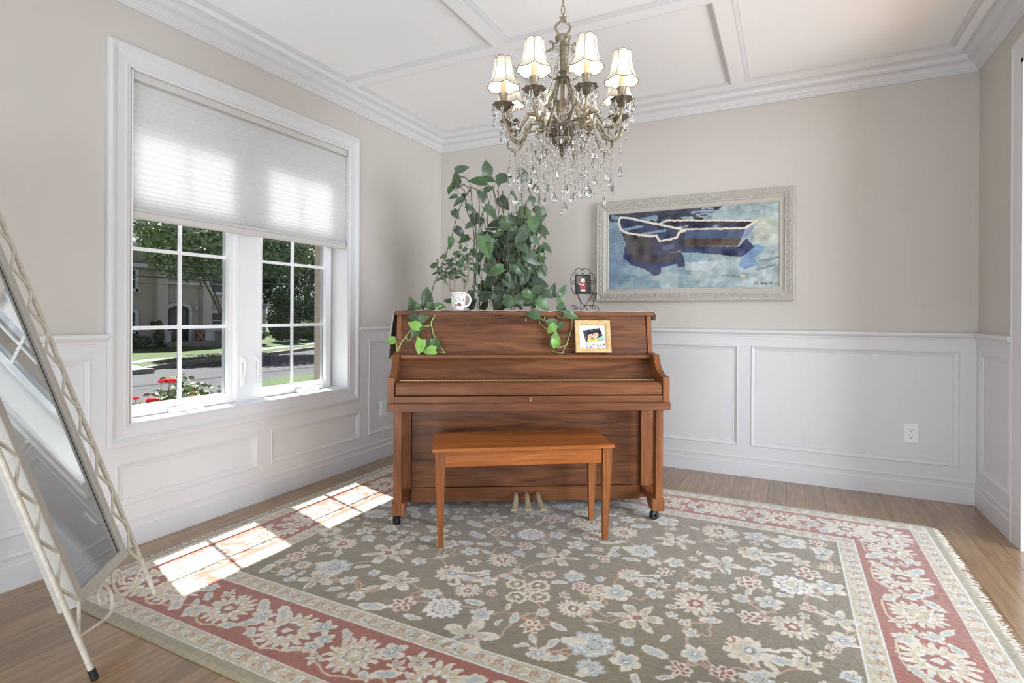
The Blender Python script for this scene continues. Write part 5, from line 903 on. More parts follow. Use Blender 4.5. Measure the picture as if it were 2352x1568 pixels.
for sg in (-1, 1):
    mb = MB(); mb.tube([pol(sg * r, 0, z) for r, z in bez([(.014, 2.352), (.028, 2.372), (.033, 2.388), (.026, 2.402), (.012, 2.412), (.007, 2.424), (.012, 2.434)], 5)], .0055, 8); obj('hanging_loop', mb, BRONZE, ch, True)
z = 2.415; k = 0
while z < 2.67:
    mb = MB(); P = []
    for t in np.linspace(0, 2 * math.pi, 16, endpoint=False):
        x, y = .0075 * math.cos(t), .017 * math.sin(t) + math.copysign(.004, math.sin(t)); P.append((x, 0, y) if k % 2 else (0, x, y))
    P = [(p[0], p[1], p[2] + z + .014 - Z0) for p in P]; mb.tube(P, .0022, 6, True); obj('chain_link', mb, BRONZE, ch, True); z += .0355; k += 1
mb = MB(); mb.tube([(.004, .002, 2.35 - Z0), (.005, 0, 2.55 - Z0), (.003, 0, 2.70 - Z0)], .0018, 6); obj('cord', mb, CANDLE, ch, True)
mb = MB(); mb.lathe(lz([(.012, 2.668), (.03, 2.674), (.052, 2.68), (.06, 2.688), (.06, 2.692), (0, 2.692)]), 28); obj('ceiling_canopy', mb, BRONZE, ch, True)
armp = bez([(.045, 1.947), (.08, 1.96), (.108, 1.978), (.135, 1.99), (.158, 1.984), (.176, 1.955), (.198, 1.922), (.222, 1.913), (.246, 1.92), (.263, 1.943), (.27, 1.97), (.27, 1.992)], 4)
lowp = bez([(.06, 1.94), (.1, 1.945), (.135, 1.945), (.16, 1.942), (.178, 1.915), (.195, 1.882), (.22, 1.866), (.243, 1.872), (.258, 1.89), (.262, 1.908)], 4)
curlA = bez([(.108, 1.978), (.125, 1.992), (.13, 2.008), (.12, 2.015), (.113, 2.005)], 4)
uppr = bez([(.028, 2.155), (.06, 2.165), (.082, 2.195), (.092, 2.235), (.08, 2.268), (.055, 2.284), (.044, 2.298), (.047, 2.316), (.056, 2.322), (.06, 2.314)], 4)
swan = bez([(.026, 2.15), (.04, 2.11), (.06, 2.06), (.085, 2.02), (.102, 1.995), (.11, 1.975)], 4)
curlB = bez([(.062, 2.055), (.058, 2.08), (.045, 2.085), (.036, 2.07), (.038, 2.052)], 4)
A0 = R_(-75); armm = None; NA = 8
def rad(P, a, r, m, name, par, n=8):
    mb = MB(); mb.tube([pol(p[0], a, p[1]) for p in P], r, n); return obj(name, mb, m, par, True)
shade_me = trim_me = cup_me = candle_me = None
for i in range(NA):
    a = A0 + i * math.pi / 4; cx_, cy_, _ = pol(.27, a, 0)
    nA = len(armp); ar = rad(armp, a, [.0085 - .0028 * k / nA + .0012 * math.sin(k * 1.1) for k in range(nA)], BRONZE, 'arm', ch, 10)
    rad(curlA, a, [.006, .006, .006, .006, .0055, .005, .005, .0045, .0045, .004, .004, .004, .0045, .005, .005, .0045, .003][:len(curlA)], BRONZE, 'leaf_scroll', ar)
    for r, z, s_ in ((.2, 1.918, .009), (.232, 1.91, .008), (.262, 1.945, .0085), (.16, 1.986, .009)): mb = MB(); mb.ball(pol(r, a, z), s_, 8, 6); obj('acanthus_knob', mb, BRONZED, ar, True)
    mb = MB(); mb.lathe([(.003, -.03), (.006, -.022), (.004, -.012), (.007, -.006), (.003, 0)], 8, pol(.215, a, 1.912)); obj('pendant_knob', mb, BRONZED, ar, True)
    ls = rad(lowp, a + .16, [.0062 + .0014 * math.sin(k * 1.3) for k in range(len(lowp))], BRONZE, 'lower_scroll', ch)
    for r, z in ((.262, 1.91), (.18, 1.91)): mb = MB(); mb.ball(pol(r, a + .16, z), .008, 8, 6); obj('acanthus_knob', mb, BRONZED, ls, True)
    mb = MB(); mb.lathe([(.003, -.028), (.006, -.02), (.004, -.012), (.006, -.006), (.003, 0)], 8, pol(.222, a + .16, 1.866)); obj('pendant_knob', mb, BRONZED, ls, True)
    if i % 2 == 0: rad(uppr, a + R_(75) + R_(10), [.0045 + .001 * math.sin(k) for k in range(len(uppr))], BRONZE, 'upper_scroll', ch)
    sw = rad(swan, a + .35, .0042, BRONZE, 'swan_scroll', ch); rad(curlB, a + .35, .0038, BRONZE, 'leaf_scroll', sw)
    if not cup_me:
        mb = MB(); mb.lathe([(.008, -.012), (.012, -.002), (.024, .008), (.036, .017), (.0445, .023), (.046, .021), (.036, .012), (.022, .002), (.008, -.012)], 48, lob=8, amp=.09)
        cup_me = mesh_of('drip_pan', mb, BRONZED, True)
        mb = MB(); mb.lathe([(.011, .004), (.016, .012), (.0165, .03), (.014, .045), (.0175, .062), (.021, .068), (.019, .07), (.0, .066)], 20, lob=6, amp=.05); hold_me = mesh_of('candle_cup', mb, BRONZE, True)
        mb = MB(); mb.lathe([(.0112, .064), (.0112, .118), (.009, .12), (0, .12)], 14); candle_me = mesh_of('candle_sleeve', mb, CANDLE, True)
        mb = MB(); mb.lathe([(.005, .118), (.012, .128), (.015, .14), (.011, .158), (.003, .172), (0, .174)], 14); bulb_me = mesh_of('bulb', mb, BULB, True)
        n = 48; prof = [(0, .070), (.04, .067), (.12, .060), (.22, .054), (.36, .0485), (.55, .0445), (.75, .041), (.92, .0395), (1, .0385)]; rows = []; Hs = .112
        for t, r in prof:
            row = []
            for k in range(n):
                th = 2 * math.pi * k / n; lobe = abs(math.sin(3 * th)) ; rr = r * (1 - .075 * (1 - lobe) ** 1.5 * (.4 + .6 * t)) * (1 + .03 * (1 - lobe) * (1 - t))
                zz = t * Hs - (.010 * (lobe ** .9) if t < .04 else .010 * lobe * max(0, 1 - t * 6)) + (.006 * lobe * max(0, (t - .85) / .15))
                row.append((rr * math.cos(th), rr * math.sin(th), .10 + zz))
            rows.append(row)
        mb = MB(); mb.grid(rows, True); shade_me = mesh_of('lamp_shade', mb, LAMPSH, True)
        mb = MB(); mb.tube(rows[0], .0016, 5, True); mb.tube(rows[-1], .0012, 5, True)
        for k in range(0, n, 8): mb.tube([tuple(np.array(r_[k]) * np.array((1.012, 1.012, 1))) for r_ in rows], .0009, 4)
        trim_me = mesh_of('shade_trim', mb, TRIMB, True)
    def putc(name, me, par):
        o = link(name, me, par); 
        if par is ch: o.location = (cx_, cy_, 1.997 - Z0); o.rotation_euler = (0, 0, a + math.pi / 6)
        return o
    putc('drip_pan', cup_me, ch); putc('candle_cup', hold_me, ch); putc('candle_sleeve', candle_me, ch); putc('bulb', bulb_me, ch); so = putc('lamp_shade', shade_me, ch); so.rotation_euler = (0, 0, a + .5); putc('shade_trim', trim_me, so)
# crystals
def drop_mesh(name, wd, ht, th):
    mb = MB(); v = []
    for k in range(8): a = 2 * math.pi * k / 8; v.append((wd * math.cos(a), th * math.sin(a), -ht * .66))
    u_ = [(wd * .30 * math.cos(2 * math.pi * k / 8 + .39), th * .5 * math.sin(2 * math.pi * k / 8 + .39), -ht * .10) for k in range(8)]
    u2 = [(wd * .62 * math.cos(2 * math.pi * k / 8 + .39), th * .7 * math.sin(2 * math.pi * k / 8 + .39), -ht * .87) for k in range(8)]
    mb.hull(v + u_ + u2 + [(0, 0, 0), (0, 0, -ht)]); return mesh_of(name, mb, CRYSTAL)
DROPS = [drop_mesh('crystal_drop', .0115, .036, .007), drop_mesh('crystal_drop', .0165, .05, .010), drop_mesh('crystal_drop', .009, .046, .006)]
rc = random.Random(77); ndrop = 0
def drop(x, y, z, kind):
    global ndrop
    o = link('crystal_drop', DROPS[kind], ch); o.location = (x, y, z); o.rotation_euler = (rc.uniform(-.08, .08), rc.uniform(-.08, .08), rc.uniform(0, 6.28)); ndrop += 1
def strand(P, rb=.0042, gap=.0098, wire=False):
    P = [Vector(p) for p in P]; mb = MB(); acc = 0; prev = P[0]; mb.octa(prev, rb)
    for q_ in P[1:]:
        d = (q_ - prev).length
        while acc + d >= gap:
            prev = prev.lerp(q_, (gap - acc) / d); d = (q_ - prev).length; acc = 0
            c = prev; t = rb * rc.uniform(.85, 1.15); k0 = len(mb.v); u_ = rc.uniform(0, 1.5)
            ring = lambda rr, zz: [(c.x + rr * math.cos(u_ + 1.0472 * k), c.y + rr * math.sin(u_ + 1.0472 * k), c.z + zz) for k in range(6)]
            mb.grid([[(c.x, c.y, c.z + t)] * 6, ring(t * .8, t * .55), ring(t * .8, -t * .55), [(c.x, c.y, c.z - t)] * 6], True)
        acc += d; prev = q_
    tag(obj('bead_strand', mb, CRYSTAL, ch), kind='stuff')
def cat(p, q_, sag, n=14):
    p, q_ = Vector(p), Vector(q_); return [p.lerp(q_, t) - Vector((0, 0, sag * 4 * t * (1 - t))) for t in np.linspace(0, 1, n)]
for i in range(NA):
    a = A0 + i * math.pi / 4; b = a + .16; an = a + math.pi / 4
    cxy = pol(.27, a, 1.997)
    for k in range(6):                                    # drops round each drip pan
        t = a + k * math.pi / 3 + .2; x, y = cxy[0] + .043 * math.cos(t), cxy[1] + .043 * math.sin(t); drop(x, y, 2.008 - Z0 - .004 * (k % 2), (1, 0, 2)[k % 3])
        if k in (0, 3): strand([(x, y, 2.008 - Z0), (x, y, 1.955 - Z0)]); drop(x, y, 1.95 - Z0, 0)
    s1 = pol(.255, b, 1.885); strand([s1, (s1[0], s1[1], s1[2] - .13)]); drop(s1[0], s1[1], s1[2] - .135, 1)
    s2 = pol(.222, b, 1.84); L = (.2, .16, .18, .13, .15, .17, .12, .19)[i]; strand([s2, (s2[0], s2[1], s2[2] - L)], .0045); drop(s2[0], s2[1], s2[2] - L - .003, 1)
    s3 = pol(.205, b - .1, 1.86); L3 = L - .03 if i % 2 else L + .02; strand([s3, (s3[0], s3[1], s3[2] - L3)], .004); drop(s3[0], s3[1], s3[2] - L3 - .003, (1, 2)[i % 2])
    s4 = pol(.14, a + .3, 1.93); strand([s4, (s4[0], s4[1], s4[2] - .2)], .004); drop(s4[0], s4[1], s4[2] - .2, 1)
    s5 = pol(.17, a - .2, 1.9); strand([s5, (s5[0], s5[1], s5[2] - .08)], .004); drop(s5[0], s5[1], s5[2] - .085, (0, 1)[i % 2])
    strand(cat(pol(.27, a, 1.99), pol(.27, an, 1.99), .075)); drop(*[sum(v) / 2 for v in zip(pol(.27, a, 1.915), pol(.27, an, 1.915))], 0)
    strand(cat(s2, pol(.222, b + math.pi / 4, 1.84), .09 + .05 * (i % 2), 18), .0038, .0092)
    strand(cat(pol(.222, b, 1.84), pol(.03, a, 1.80), .1, 18), .0036, .009)
    strand(cat(pol(.03, a, 2.325), pol(.255, a, 2.02), .12, 24), .0052, .0125)
    strand(cat(pol(.085, a, 1.945), pol(.085, an, 1.945), .04, 10), .005, .012)
    if i % 2 == 0: strand(cat(pol(.033, a + .2, 2.33), pol(.032, a + .2, 2.165), .0, 8), .005, .0115); drop(*pol(.06, a, 2.05), 2)
    for rr, zz in ((.07, 1.885), (.095, 1.93)): q_ = pol(rr, a + .4, zz); drop(*q_, (0, 1)[rr > .08])
    q_ = pol(.11, a + .1, 1.80); strand(cat(pol(.16, a, 1.9), pol(.06, an, 1.86), .12, 14), .004, .0095)
for i in range(5):
    a = A0 + i * 1.2566; q_ = pol(.045, a, 1.79); strand([pol(.02, a, 1.852), q_, (q_[0], q_[1], q_[2] - .1 - .03 * (i % 3))], .004); drop(q_[0], q_[1], q_[2] - .105 - .03 * (i % 3), 1)
    strand(cat(pol(.045, a, 1.72), pol(.2, a + .4, 1.72), .07, 14), .0036, .009)
strand([(0, 0, 0), (0, 0, -.19)], .004); drop(0, 0, -.195, 1)
# ------------------------------------------------------------------ outside the window
GRASS = M('lawn_grass', lin(54, 70, 35), .95, noise=(1.2, 1.2, 1.2), amt=.16, bump=.6, bscale=60)
ASPH = M('asphalt', lin(50, 50, 55), .9, noise=(3, .3, 3), amt=.08, bump=.3, bscale=120)
CONC = M('concrete', lin(128, 126, 122), .85, noise=4, amt=.05)
CURBM = M('curb_stone', lin(120, 114, 106), .9, noise=6, amt=.1)
STUC = M('taupe_stucco', lin(168, 154, 150), .95, noise=3, amt=.05, bump=.3, bscale=40)
STUCL = M('light_stucco', lin(184, 176, 174), .95, noise=3, amt=.04)
HTRIM = M('house_trim', lin(186, 186, 194), .8, noise=4, amt=.03); ROOFM = M('roof_shingle', lin(120, 116, 116), .95, noise=(8, 2, 8), amt=.15)
DARKG = M('dark_glass', lin(40, 44, 54), .1, noise=5, amt=.1); DOORM = M('dark_door', lin(34, 34, 40), .4, noise=6, amt=.1)
LP = [(-10.6, 60, -.72), (-.2, 60, -.5), (-.2, 1.2, -.5), (-4, 1.6, -.6), (-7.4, 2.3, -.70), (-8.3, 3.4, -.72), (-9.0, 4.4, -.72), (-10.1, 5.2, -.72)]
g = MB(); g.add(LP + [(x, y, -.95) for x, y, z in LP], [tuple(range(8)), tuple(range(15, 7, -1))] + [(i, (i + 1) % 8, 8 + (i + 1) % 8, 8 + i) for i in range(8)])
struct('front_lawn', g, GRASS)
g = MB(); g.add([(-10.2, 5.3, -.80), (-.2, 5.3, -.72), (-.2, -40, -.72), (-10.2, -40, -.80)] + [(-10.2, 5.3, -.99), (-.2, 5.3, -.99), (-.2, -40, -.99), (-10.2, -40, -.99)], [(0, 1, 2, 3), (7, 6, 5, 4), (0, 4, 5, 1), (1, 5, 6, 2), (2, 6, 7, 3), (3, 7, 4, 0)])
struct('driveway', g, ASPH)
g = MB(); g.box(-60, -10, -60, 110, -1.1, -.9); struct('street', g, ASPH)
CL = [(-12, -60), (-14.2, -3), (-16.45, 6.34), (-17.7, 8.64), (-18.25, 11), (-18.75, 13.04), (-20.8, 18.6), (-26, 33), (-40, 75)]
def strip(a, b, z0_, z1_):
    g = MB(); rows = [[(x - a, y, z0_), (x - a, y, z1_), (x - b, y, z1_), (x - b, y, z0_)] for x, y in CL]; g.grid(rows); return g
struct('curb', strip(0, .3, -1, -.76), CURBM); struct('verge', strip(.3, 1.35, -1, -.755), GRASS); struct('sidewalk', strip(1.35, 2.15, -1, -.745), CONC)
g = MB(); g.grid([[(x - 2.15, y, -.76), (max(-24.8, x - 6) if y < 14 else x - 5, y, -.52), (-60, y, -.5)] for x, y in CL]); struct('far_lawn', g, GRASS)
g = MB(); g.add([(-15.9, 5.2, -.745), (-16.6, 6.9, -.745), (-24.6, 7.4, -.5), (-24.6, 4.6, -.5)], [(0, 1, 2, 3)]); g.box(-16.6, -16, 5, 6.8, -.99, -.742); struct('driveway_apron', g, CONC)
# stucco house
hs = thing('stucco_house', 'two-storey taupe stucco house with arched entry seen across the street', 'house', (-25, 12, -.5))
HX, HY, HZ = -25, 12, -.5
def hb(name, m, x0, x1, y0, y1, z0_, z1_, par=None):
    mb = MB(); mb.box(x0 - HX, x1 - HX, y0 - HY, y1 - HY, z0_ - HZ, z1_ - HZ); return obj(name, mb, m, par or hs)
hp_ = lambda x, y, z: (x - HX, y - HY, z - HZ)
hb('wall', STUC, -33, -25, 4, 17.4, -.6, 3.5)
mb = MB(); mb.prism([(9.15, 3.4), (9.15, 3.62), (11.72, 4.72), (14.3, 3.62), (14.3, 3.4)], lambda u_, v_, t_: hp_(t_, u_, v_), -33, -25.02); obj('gable_wall', mb, STUC, hs)
for s in (-1, 1):
    mb = MB(); mb.prism([(11.72, 4.62), (11.72, 4.86), (11.72 + s * 2.85, 3.66), (11.72 + s * 2.85, 3.44)], lambda u_, v_, t_: hp_(t_, u_, v_), -33, -24.6); obj('roof_slope', mb, ROOFM, hs)
    mb = MB(); mb.prism([(11.72, 4.60), (11.72, 4.80), (11.72 + s * 2.85, 3.6), (11.72 + s * 2.85, 3.42)], lambda u_, v_, t_: hp_(t_, u_, v_), -24.6, -24.5); obj('rake_board', mb, HTRIM, hs)
hb('cornice', HTRIM, -25.1, -24.7, 4, 12.0, 3.28, 3.46); hb('cornice', HTRIM, -25.1, -24.7, 12.0, 17.4, 3.28, 3.46); hb('fascia', ROOFM, -25.1, -24.75, 4, 17.4, 3.46, 3.56)
mb = MB(); mb.prism([(-24.6, 3.5), (-29, 5.1), (-33.4, 3.5)], lambda u_, v_, t_: hp_(u_, t_, v_), 4, 9.0); obj('roof_slope', mb, ROOFM, hs)
mb = MB(); mb.prism([(-24.6, 3.5), (-29, 5.1), (-33.4, 3.5)], lambda u_, v_, t_: hp_(u_, t_, v_), 14.4, 17.6); obj('roof_slope', mb, ROOFM, hs)
for y in (12.3, 14.62): hb('pilaster', STUCL, -25, -24.75, y - .24, y + .24, .1, 3.28); hb('pedestal', HTRIM, -25, -24.6, y - .3, y + .3, -.42, .14); hb('pedestal_cap', HTRIM, -25, -24.56, y - .34, y + .34, .14, .2)
arch = [(12.6, -.38), (12.6, 1.22)] + [(13.155 - .555 * math.cos(t), 1.22 + .26 * math.sin(t)) for t in np.linspace(0, math.pi, 14)] + [(13.71, 1.22), (13.71, -.38)]
mb = MB(); mb.prism(arch, lambda u_, v_, t_: hp_(t_, u_, v_), -25.3, -24.98); dr = obj('entry_door', mb, DOORM, hs)
hb('door_leaf', DARKG, -25, -24.965, 12.75, 13.12, -.2, 1.25, dr); hb('door_leaf', DARKG, -25, -24.965, 13.19, 13.56, -.2, 1.25, dr)
mb = MB(); out_ = [(13.155 + (p[0] - 13.155) * 1.22, p[1] + (.12 if p[1] > 1.25 else 0)) for p in arch]
mb.grid([[hp_(x, y, z) for y, z in arch] for x in (-24.97, -24.85)] + [[hp_(x, y, z) for y, z in out_] for x in (-24.85, -24.97)]); obj('arch_trim', mb, HTRIM, hs)
hb('band', HTRIM, -25, -24.9, 12.6, 14.3, 2.55, 2.7)
def hwin(y0_, y1_, z0_, z1_):
    wn_ = hb('window', DARKG, -25.05, -24.97, y0_, y1_, z0_, z1_); t = .13
    for a in ((y0_ - t, y0_, z0_ - t, z1_ + t), (y1_, y1_ + t, z0_ - t, z1_ + t), (y0_, y1_, z1_, z1_ + t), (y0_ - t - .06, y1_ + t + .06, z0_ - t - .04, z0_)): hb('window_trim', HTRIM, -25, -24.86, *a, wn_)
    hb('sash_bar', HTRIM, -25, -24.95, y0_, y1_, (z0_ + z1_) / 2 - .025, (z0_ + z1_) / 2 + .025, wn_)
hwin(9.9, 11.08, 2.25, 3.12); hwin(9.9, 11.08, .2, 1.1); hwin(14.95, 15.75, .3, 1.1); hwin(16.3, 17.0, .3, 1.1); hwin(14.95, 15.75, 2.25, 3.1)
hb('mailbox', IRON, -25, -24.82, 11.85, 12.0, .42, .68); hb('wall_lamp', HTRIM, -25, -24.8, 14.0, 14.1, 1.28, 1.44)
hb('porch_step', CURBM, -25, -23.9, 12.0, 15.0, -.62, -.44); hb('porch_step', CONC, -25, -24.2, 12.0, 15.0, -.44, -.36)
pb = thing('porch_panel', 'dark square panel with an orange crossed ribbon on the porch of the stucco house', 'panel', (-24.4, 13.98, -.36))
mb = MB(); mb.bbox(-.03, .03, -.26, .26, 0, .56, .01); obj('board', mb, M('dark_board', lin(70, 64, 62), .8, noise=12, amt=.2), pb)
mb = MB(); mb.hull([(x, y, z) for x in (.031, .04) for y, z in ((-.2, .46), (-.14, .5), (.2, .1), (.14, .06))]); mb.hull([(x, y, z) for x in (.031, .041) for y, z in ((.2, .46), (.14, .5), (-.2, .1), (-.14, .06))]); obj('ribbon', mb, M('orange_ribbon', lin(190, 120, 84), .8, noise=10), pb)
# foliage
def leafcloud(name, blobs, n, size, m, par, seed, flat=.5):
    r = np.random.default_rng(seed); v = []; wts = np.array([b[3] * b[4] * b[5] for b in blobs]) ** .67; idx = r.choice(len(blobs), n, p=wts / wts.sum())
    B = np.array(blobs)[idx]; d = r.standard_normal((n, 3)); d /= np.linalg.norm(d, axis=1)[:, None]; rad_ = r.uniform(.45, 1, n) ** .5
    c = B[:, :3] + d * B[:, 3:6] * rad_[:, None]; s_ = size * r.uniform(.6, 1.3, n)
    a = r.standard_normal((n, 3)); a /= np.linalg.norm(a, axis=1)[:, None]; b = np.cross(a, d + r.standard_normal((n, 3)) * flat); b /= np.linalg.norm(b, axis=1)[:, None] + 1e-9
    V = np.stack([c - a * s_[:, None], c + b * s_[:, None] * .45, c + a * s_[:, None], c - b * s_[:, None] * .45], 1).reshape(-1, 3)
    me = bpy.data.meshes.new(name); me.from_pydata(V.tolist(), [], np.arange(4 * n).reshape(-1, 4).tolist()); me.materials.append(m); return link(name, me, par)
def folm(name, a, b): return leafmat(name, a, b, .6, .9)
F1, F2, F3, F4 = folm('maple_leaves', lin(84, 104, 72), lin(130, 148, 104)), folm('dark_leaves', lin(44, 62, 46), lin(84, 104, 72)), folm('conifer', lin(46, 64, 46), lin(78, 100, 62)), folm('rear_leaves', lin(84, 102, 80), lin(120, 134, 110))
BARK = M('bark', lin(84, 78, 70), .95, noise=12, amt=.25)
def tree(name, label, x, y, z0_, blobs, n, size, m, seed, stems, group=None, sc=1):
    t = thing(name, label, 'tree', (x, y, z0_), 0, group); blobs = [tuple(q * sc for q in b) for b in blobs]; leafcloud('crown', blobs, n, size * sc, m, t, seed)
    for k, P in enumerate(stems): mb = MB(); PP_ = [q * sc for q in bez(P, 5)]; mb.tube(PP_, [(.055 if name == 'street_tree' else .15) * (1 - .75 * i / len(PP_)) for i in range(len(PP_))], 7); obj('trunk', mb, BARK, t, True)
    return t
tree('street_tree', 'broad multi-stemmed green tree on the lawn in front of the stucco house', -19.9, 12.25, -.56,
     [(0, .2, 4.2, 2.9, 2.9, 1.5), (-.2, -1.6, 3.9, 1.4, 1.5, 1.2), (.4, 2.0, 4.2, 1.7, 1.6, 1.3), (.3, .3, 5.6, 2.3, 2.4, 1.3), (1.2, -.6, 3.4, 1.3, 1.3, .8), (-.3, -2.3, 4.6, 1.1, 1.0, 1.1)], 15000, .12, F1, 1,
     [[(0, 0, 0), (.05, -.15, 1.2), (.3, -.9, 2.6), (.4, -1.5, 3.8)], [(.05, .05, 0), (.02, .1, 1.4), (-.1, .2, 3), (-.1, .3, 4.6)], [(0, .08, 0), (.1, .35, 1.3), (.3, 1.1, 2.7), (.5, 1.8, 4)], [(0, 0, .6), (-.1, -.3, 1.6), (-.6, -.7, 3), (-1, -1, 4.2)], [(0, 0, .5), (.2, -.05, 1.5), (.8, .1, 2.8), (1.3, .2, 3.8)]], sc=1.12)
tree('rear_tree', 'tall pale green tree rising behind the gable of the stucco house', -46, 26.7, -.5, [(0, 0, 6.6, 3.2, 3.2, 2.6), (1, -2.4, 6.0, 1.8, 1.7, 1.6), (0, 2.5, 6.6, 2.4, 2.4, 2.2)], 9000, .17, F4, 2, [[(0, 0, 0), (0, 0, 3), (.2, .2, 7)]], sc=1.22)
tree('shade_tree', 'large dark green tree filling the top of the right-hand panes', -36.4, 30.4, -.5, [(0, 0, 6.2, 3.4, 4.4, 3), (.5, 5, 6.4, 3.4, 3.6, 2.8), (0, 1, 3.6, 2.6, 4.2, 1.6), (0, -4.2, 5.6, 2.6, 2.8, 2.8), (0, -3.4, 3.4, 2, 2.4, 1.8)], 17000, .17, F2, 3, [[(0, 0, 0), (0, .2, 2.5), (.2, .5, 5)], [(0, 4.6, 0), (.3, 5, 3), (.4, 5.2, 5.4)]], sc=1.1)
CONL = ['leftmost slim conifer of the evergreen screen, beside the big dark shrub', 'second slim conifer from the left in the evergreen screen', 'third slim conifer from the left in the evergreen screen', 'fourth slim conifer from the left in the evergreen screen', 'fifth slim conifer from the left in the evergreen screen', 'rightmost visible slim conifer, nearest the tan window moulding']
for k in range(6):
    y = 20.35 + k * .62; x = -26.0 + .25 * math.sin(k * 2.6); h_ = 3.75 + .3 * math.sin(k * 1.7)
    t = thing('conifer_tree', CONL[k], 'tree', (x, y, -.5), 0, 'conifers of the evergreen screen')
    leafcloud('crown', [(0, 0, h_ * f_, .36 * (1 - f_ * .8), .31 * (1 - f_ * .8), h_ * .13) for f_ in (.12, .28, .44, .6, .76, .9)], 3000, .07, F3, t, 40 + k)
    mb = MB(); mb.tube([(0, 0, 0), (0, 0, h_ * .8)], [.06, .02], 6); obj('trunk', mb, BARK, t)
def shrub(name, label, x, y, z0_, blobs, n, m, seed, size=.09, group=None):
    t = thing(name, label, 'shrub', (x, y, z0_), 0, group); leafcloud('foliage', blobs, n, size, m, t, seed); mb = MB(); mb.tube([(0, 0, 0), (0, 0, blobs[0][2])], [.05, .03], 6); obj('trunk', mb, BARK, t); return t
shrub('yew_shrub', 'big rounded dark shrub left of the evergreen screen', -24.5, 19.2, -.55, [(0, 0, 1.3, .8, .85, 1.35), (0, .1, 2.6, .6, .7, .9)], 6000, F3, 60)
shrub('clipped_hedge', 'low dark hedge running along the foot of the evergreen screen', -24.7, 21.6, -.55, [(0, k_ * .55, .62, .42, .5, .62) for k_ in range(-2, 4)], 6000, F3, 66)
shrub('foundation_hedge', 'dark low hedge under the left windows of the stucco house', -23.9, 9.85, -.55, [(0, 0, .34, .5, 1.4, .36)], 3000, F2, 61)
shrub('foundation_hedge', 'dark low hedge right of the porch of the stucco house', -23.9, 16.3, -.55, [(0, 0, .36, .5, 1.2, .42)], 2600, F2, 62)
shrub('topiary', 'small conical topiary beside the entry of the stucco house', -24.0, 11.68, -.55, [(0, 0, .55, .24, .24, .5), (0, 0, 1.0, .14, .14, .3)], 900, F3, 63, .06)
shrub('laurel_screen', 'tall dark leafy mass closing the gaps behind the slim conifers', -27.6, 23.2, -.55, [(0, k_ * .8, 1.4, .6, .8, 1.5) for k_ in range(-2, 4)], 9000, F2, 67, .12)
nh = thing('neighbour_house', 'sliver of pale grey house seen left of the dark shrub across the street', 'house', (-31, 23.2, -.5)); mb = MB(); mb.box(-4, 0, -3, .15, 0, 2.1); obj('wall', mb, STUCL, nh); mb = MB(); mb.prism([(-4.3, 2.1), (-2, 2.9), (.3, 2.1)], lambda u_, v_, t_: (u_, t_, v_), -3.2, .3); obj('roof', mb, DARKG, nh)
# overhead wires along the street
WIREM = M('power_cable', (.02, .02, .022), .3, noise=20)
for k, (za, zb_, r) in enumerate(((2.62, 2.70, .019), (2.42, 2.50, .019), (2.18, 2.28, .024), (1.98, 2.06, .009), (3.75, 3.86, .010))):
    mb = MB(); mb.tube([(-14.6, -30 + t * 80, za + (zb_ - za) * t + .25 * (2 * t - 1) ** 2 - .02) for t in np.linspace(0, 1, 14)], r, 5)
    nm = ('highest of the three thick', 'middle of the three thick', 'lowest of the three thick', 'thin lowest', 'thin topmost')[k]
    tag(obj('overhead_cable', mb, WIREM), nm + ' black cable' + ('s' if k < 3 else '') + ' strung along the street outside', 'cable')
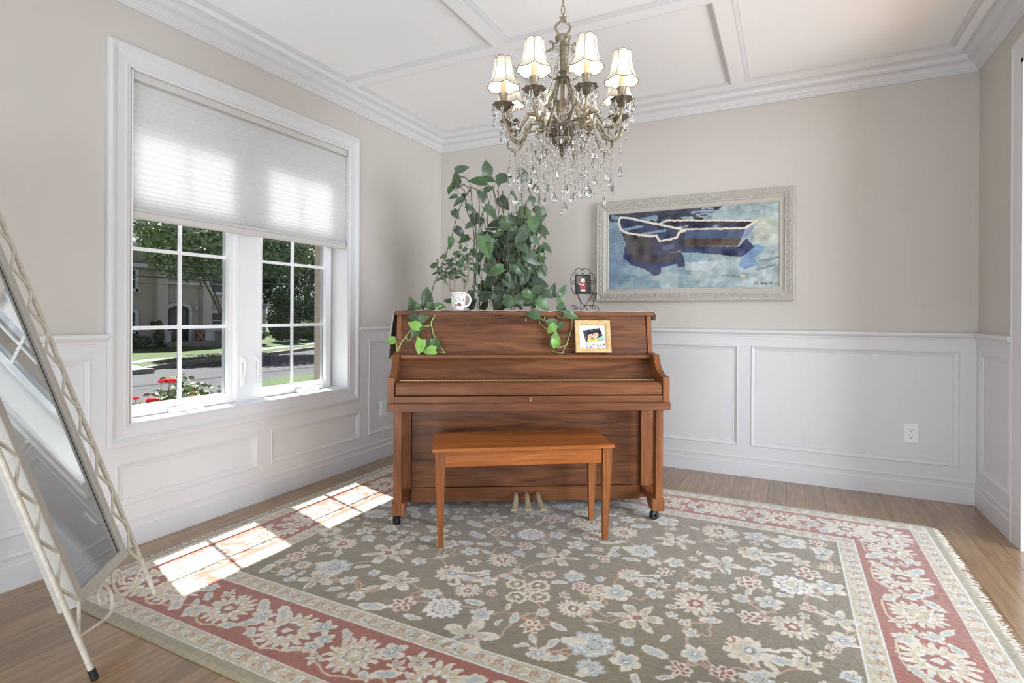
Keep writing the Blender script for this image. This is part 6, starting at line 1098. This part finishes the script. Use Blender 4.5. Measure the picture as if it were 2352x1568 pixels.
# rose bush under the window
rb = thing('rose_bush', 'rose bush with red blooms just outside the left window pane', 'shrub', (-.75, -2.1, -.5))
ROSEL = [leaf_mesh('leaf', leafmat('rose_leaf', lin(60, 78, 48), lin(92, 106, 66)), .55, .3, .15, 0, False, 4)]; rr2 = random.Random(8)
ROSES = M('rose_stem', lin(92, 100, 70), .6, noise=40, amt=.2); RED_ = M('rose_petal', lin(206, 52, 66), .6, noise=40, amt=.2)
tips = [(.09, .068, .675, 1, .046), (.09, .10, .672, 1, .034), (.09, .018, .682, 1, .026), (.1, -.135, .6, 1, .022), (.12, -.05, .572, 1, .046), (.14, -.01, .565, 1, .026), (.05, .24, .575, 1, .022), (.05, .15, .62, 0, 0), (.0, .236, .65, 0, 0), (.05, .29, .60, 0, 0), (-.05, .2, .70, 0, 0), (.1, .0, .60, 0, 0), (.06, .05, .605, 0, 0), (.02, .33, .60, 0, 0), (-.05, .36, .63, 0, 0), (.12, -.16, .57, 0, 0), (.06, .18, .64, 0, 0), (.08, .12, .585, 0, 0)]
for x, y, z, fl_, fr2 in tips:
    mb = MB(); P = bez([(rr2.uniform(-.05, .05), y * .4, 0), (x * .5, y * .7, .6), (x, y, z + .5)], 5); mb.tube(P, .0025, 5); obj('stem', mb, ROSES, rb, True)
    if fl_:
        fm_ = MB()
        for k in range(14):
            a = k * 2.4; q_ = .35 + .65 * k / 14; c = Vector((x, y, z + .5)); d = Vector((math.cos(a), math.sin(a), 1.25 - .9 * q_)); L = fr2 * (.6 + .5 * q_); s_ = Vector((-math.sin(a), math.cos(a), 0)) * L * .55; o_ = d.normalized() * L
            fm_.add([c, c + o_ * .5 + s_, c + o_ + s_ * .5 + Vector((0, 0, .004)), c + o_ - s_ * .5 + Vector((0, 0, .004)), c + o_ * .5 - s_], [(0, 1, 2, 3, 4)])
        obj('bloom', fm_, RED_, rb)
    for k in range(20 if not fl_ else 6):
        d = Vector((rr2.uniform(-1, 1), rr2.uniform(-1, 1), rr2.uniform(-.3, .5))); b = Vector((x + rr2.uniform(-.08, .08), y + rr2.uniform(-.08, .08), z + .5 + rr2.uniform(-.08, .02 if not fl_ else -.05)))
        put_leaf(rb, b, d, Vector((1 + rr2.uniform(-.5, .3), -1 + rr2.uniform(-.3, .5), rr2.uniform(.2, 1.2))), rr2.uniform(.03, .05), ROSEL[0])
sb = thing('slate_panel', 'small dark slate-blue flat panel tilted just behind the rose bush', 'panel', (-1.35, -1.51, -.5)); mb = MB(); mb.hull([(x, y, z) for x, y, z in ((0, -.085, 1.0), (0, .085, 1.015), (-.02, -.085, 1.0), (-.02, .085, 1.015), (.06, -.085, .955), (.06, .085, .94), (.04, -.085, .95), (.04, .085, .935))]); obj('panel_face', mb, M('slate_blue', lin(92, 98, 112), .4, noise=8), sb); mb = MB(); mb.box(-.01, .02, -.015, .015, 0, .98); obj('post', mb, IRON, sb)
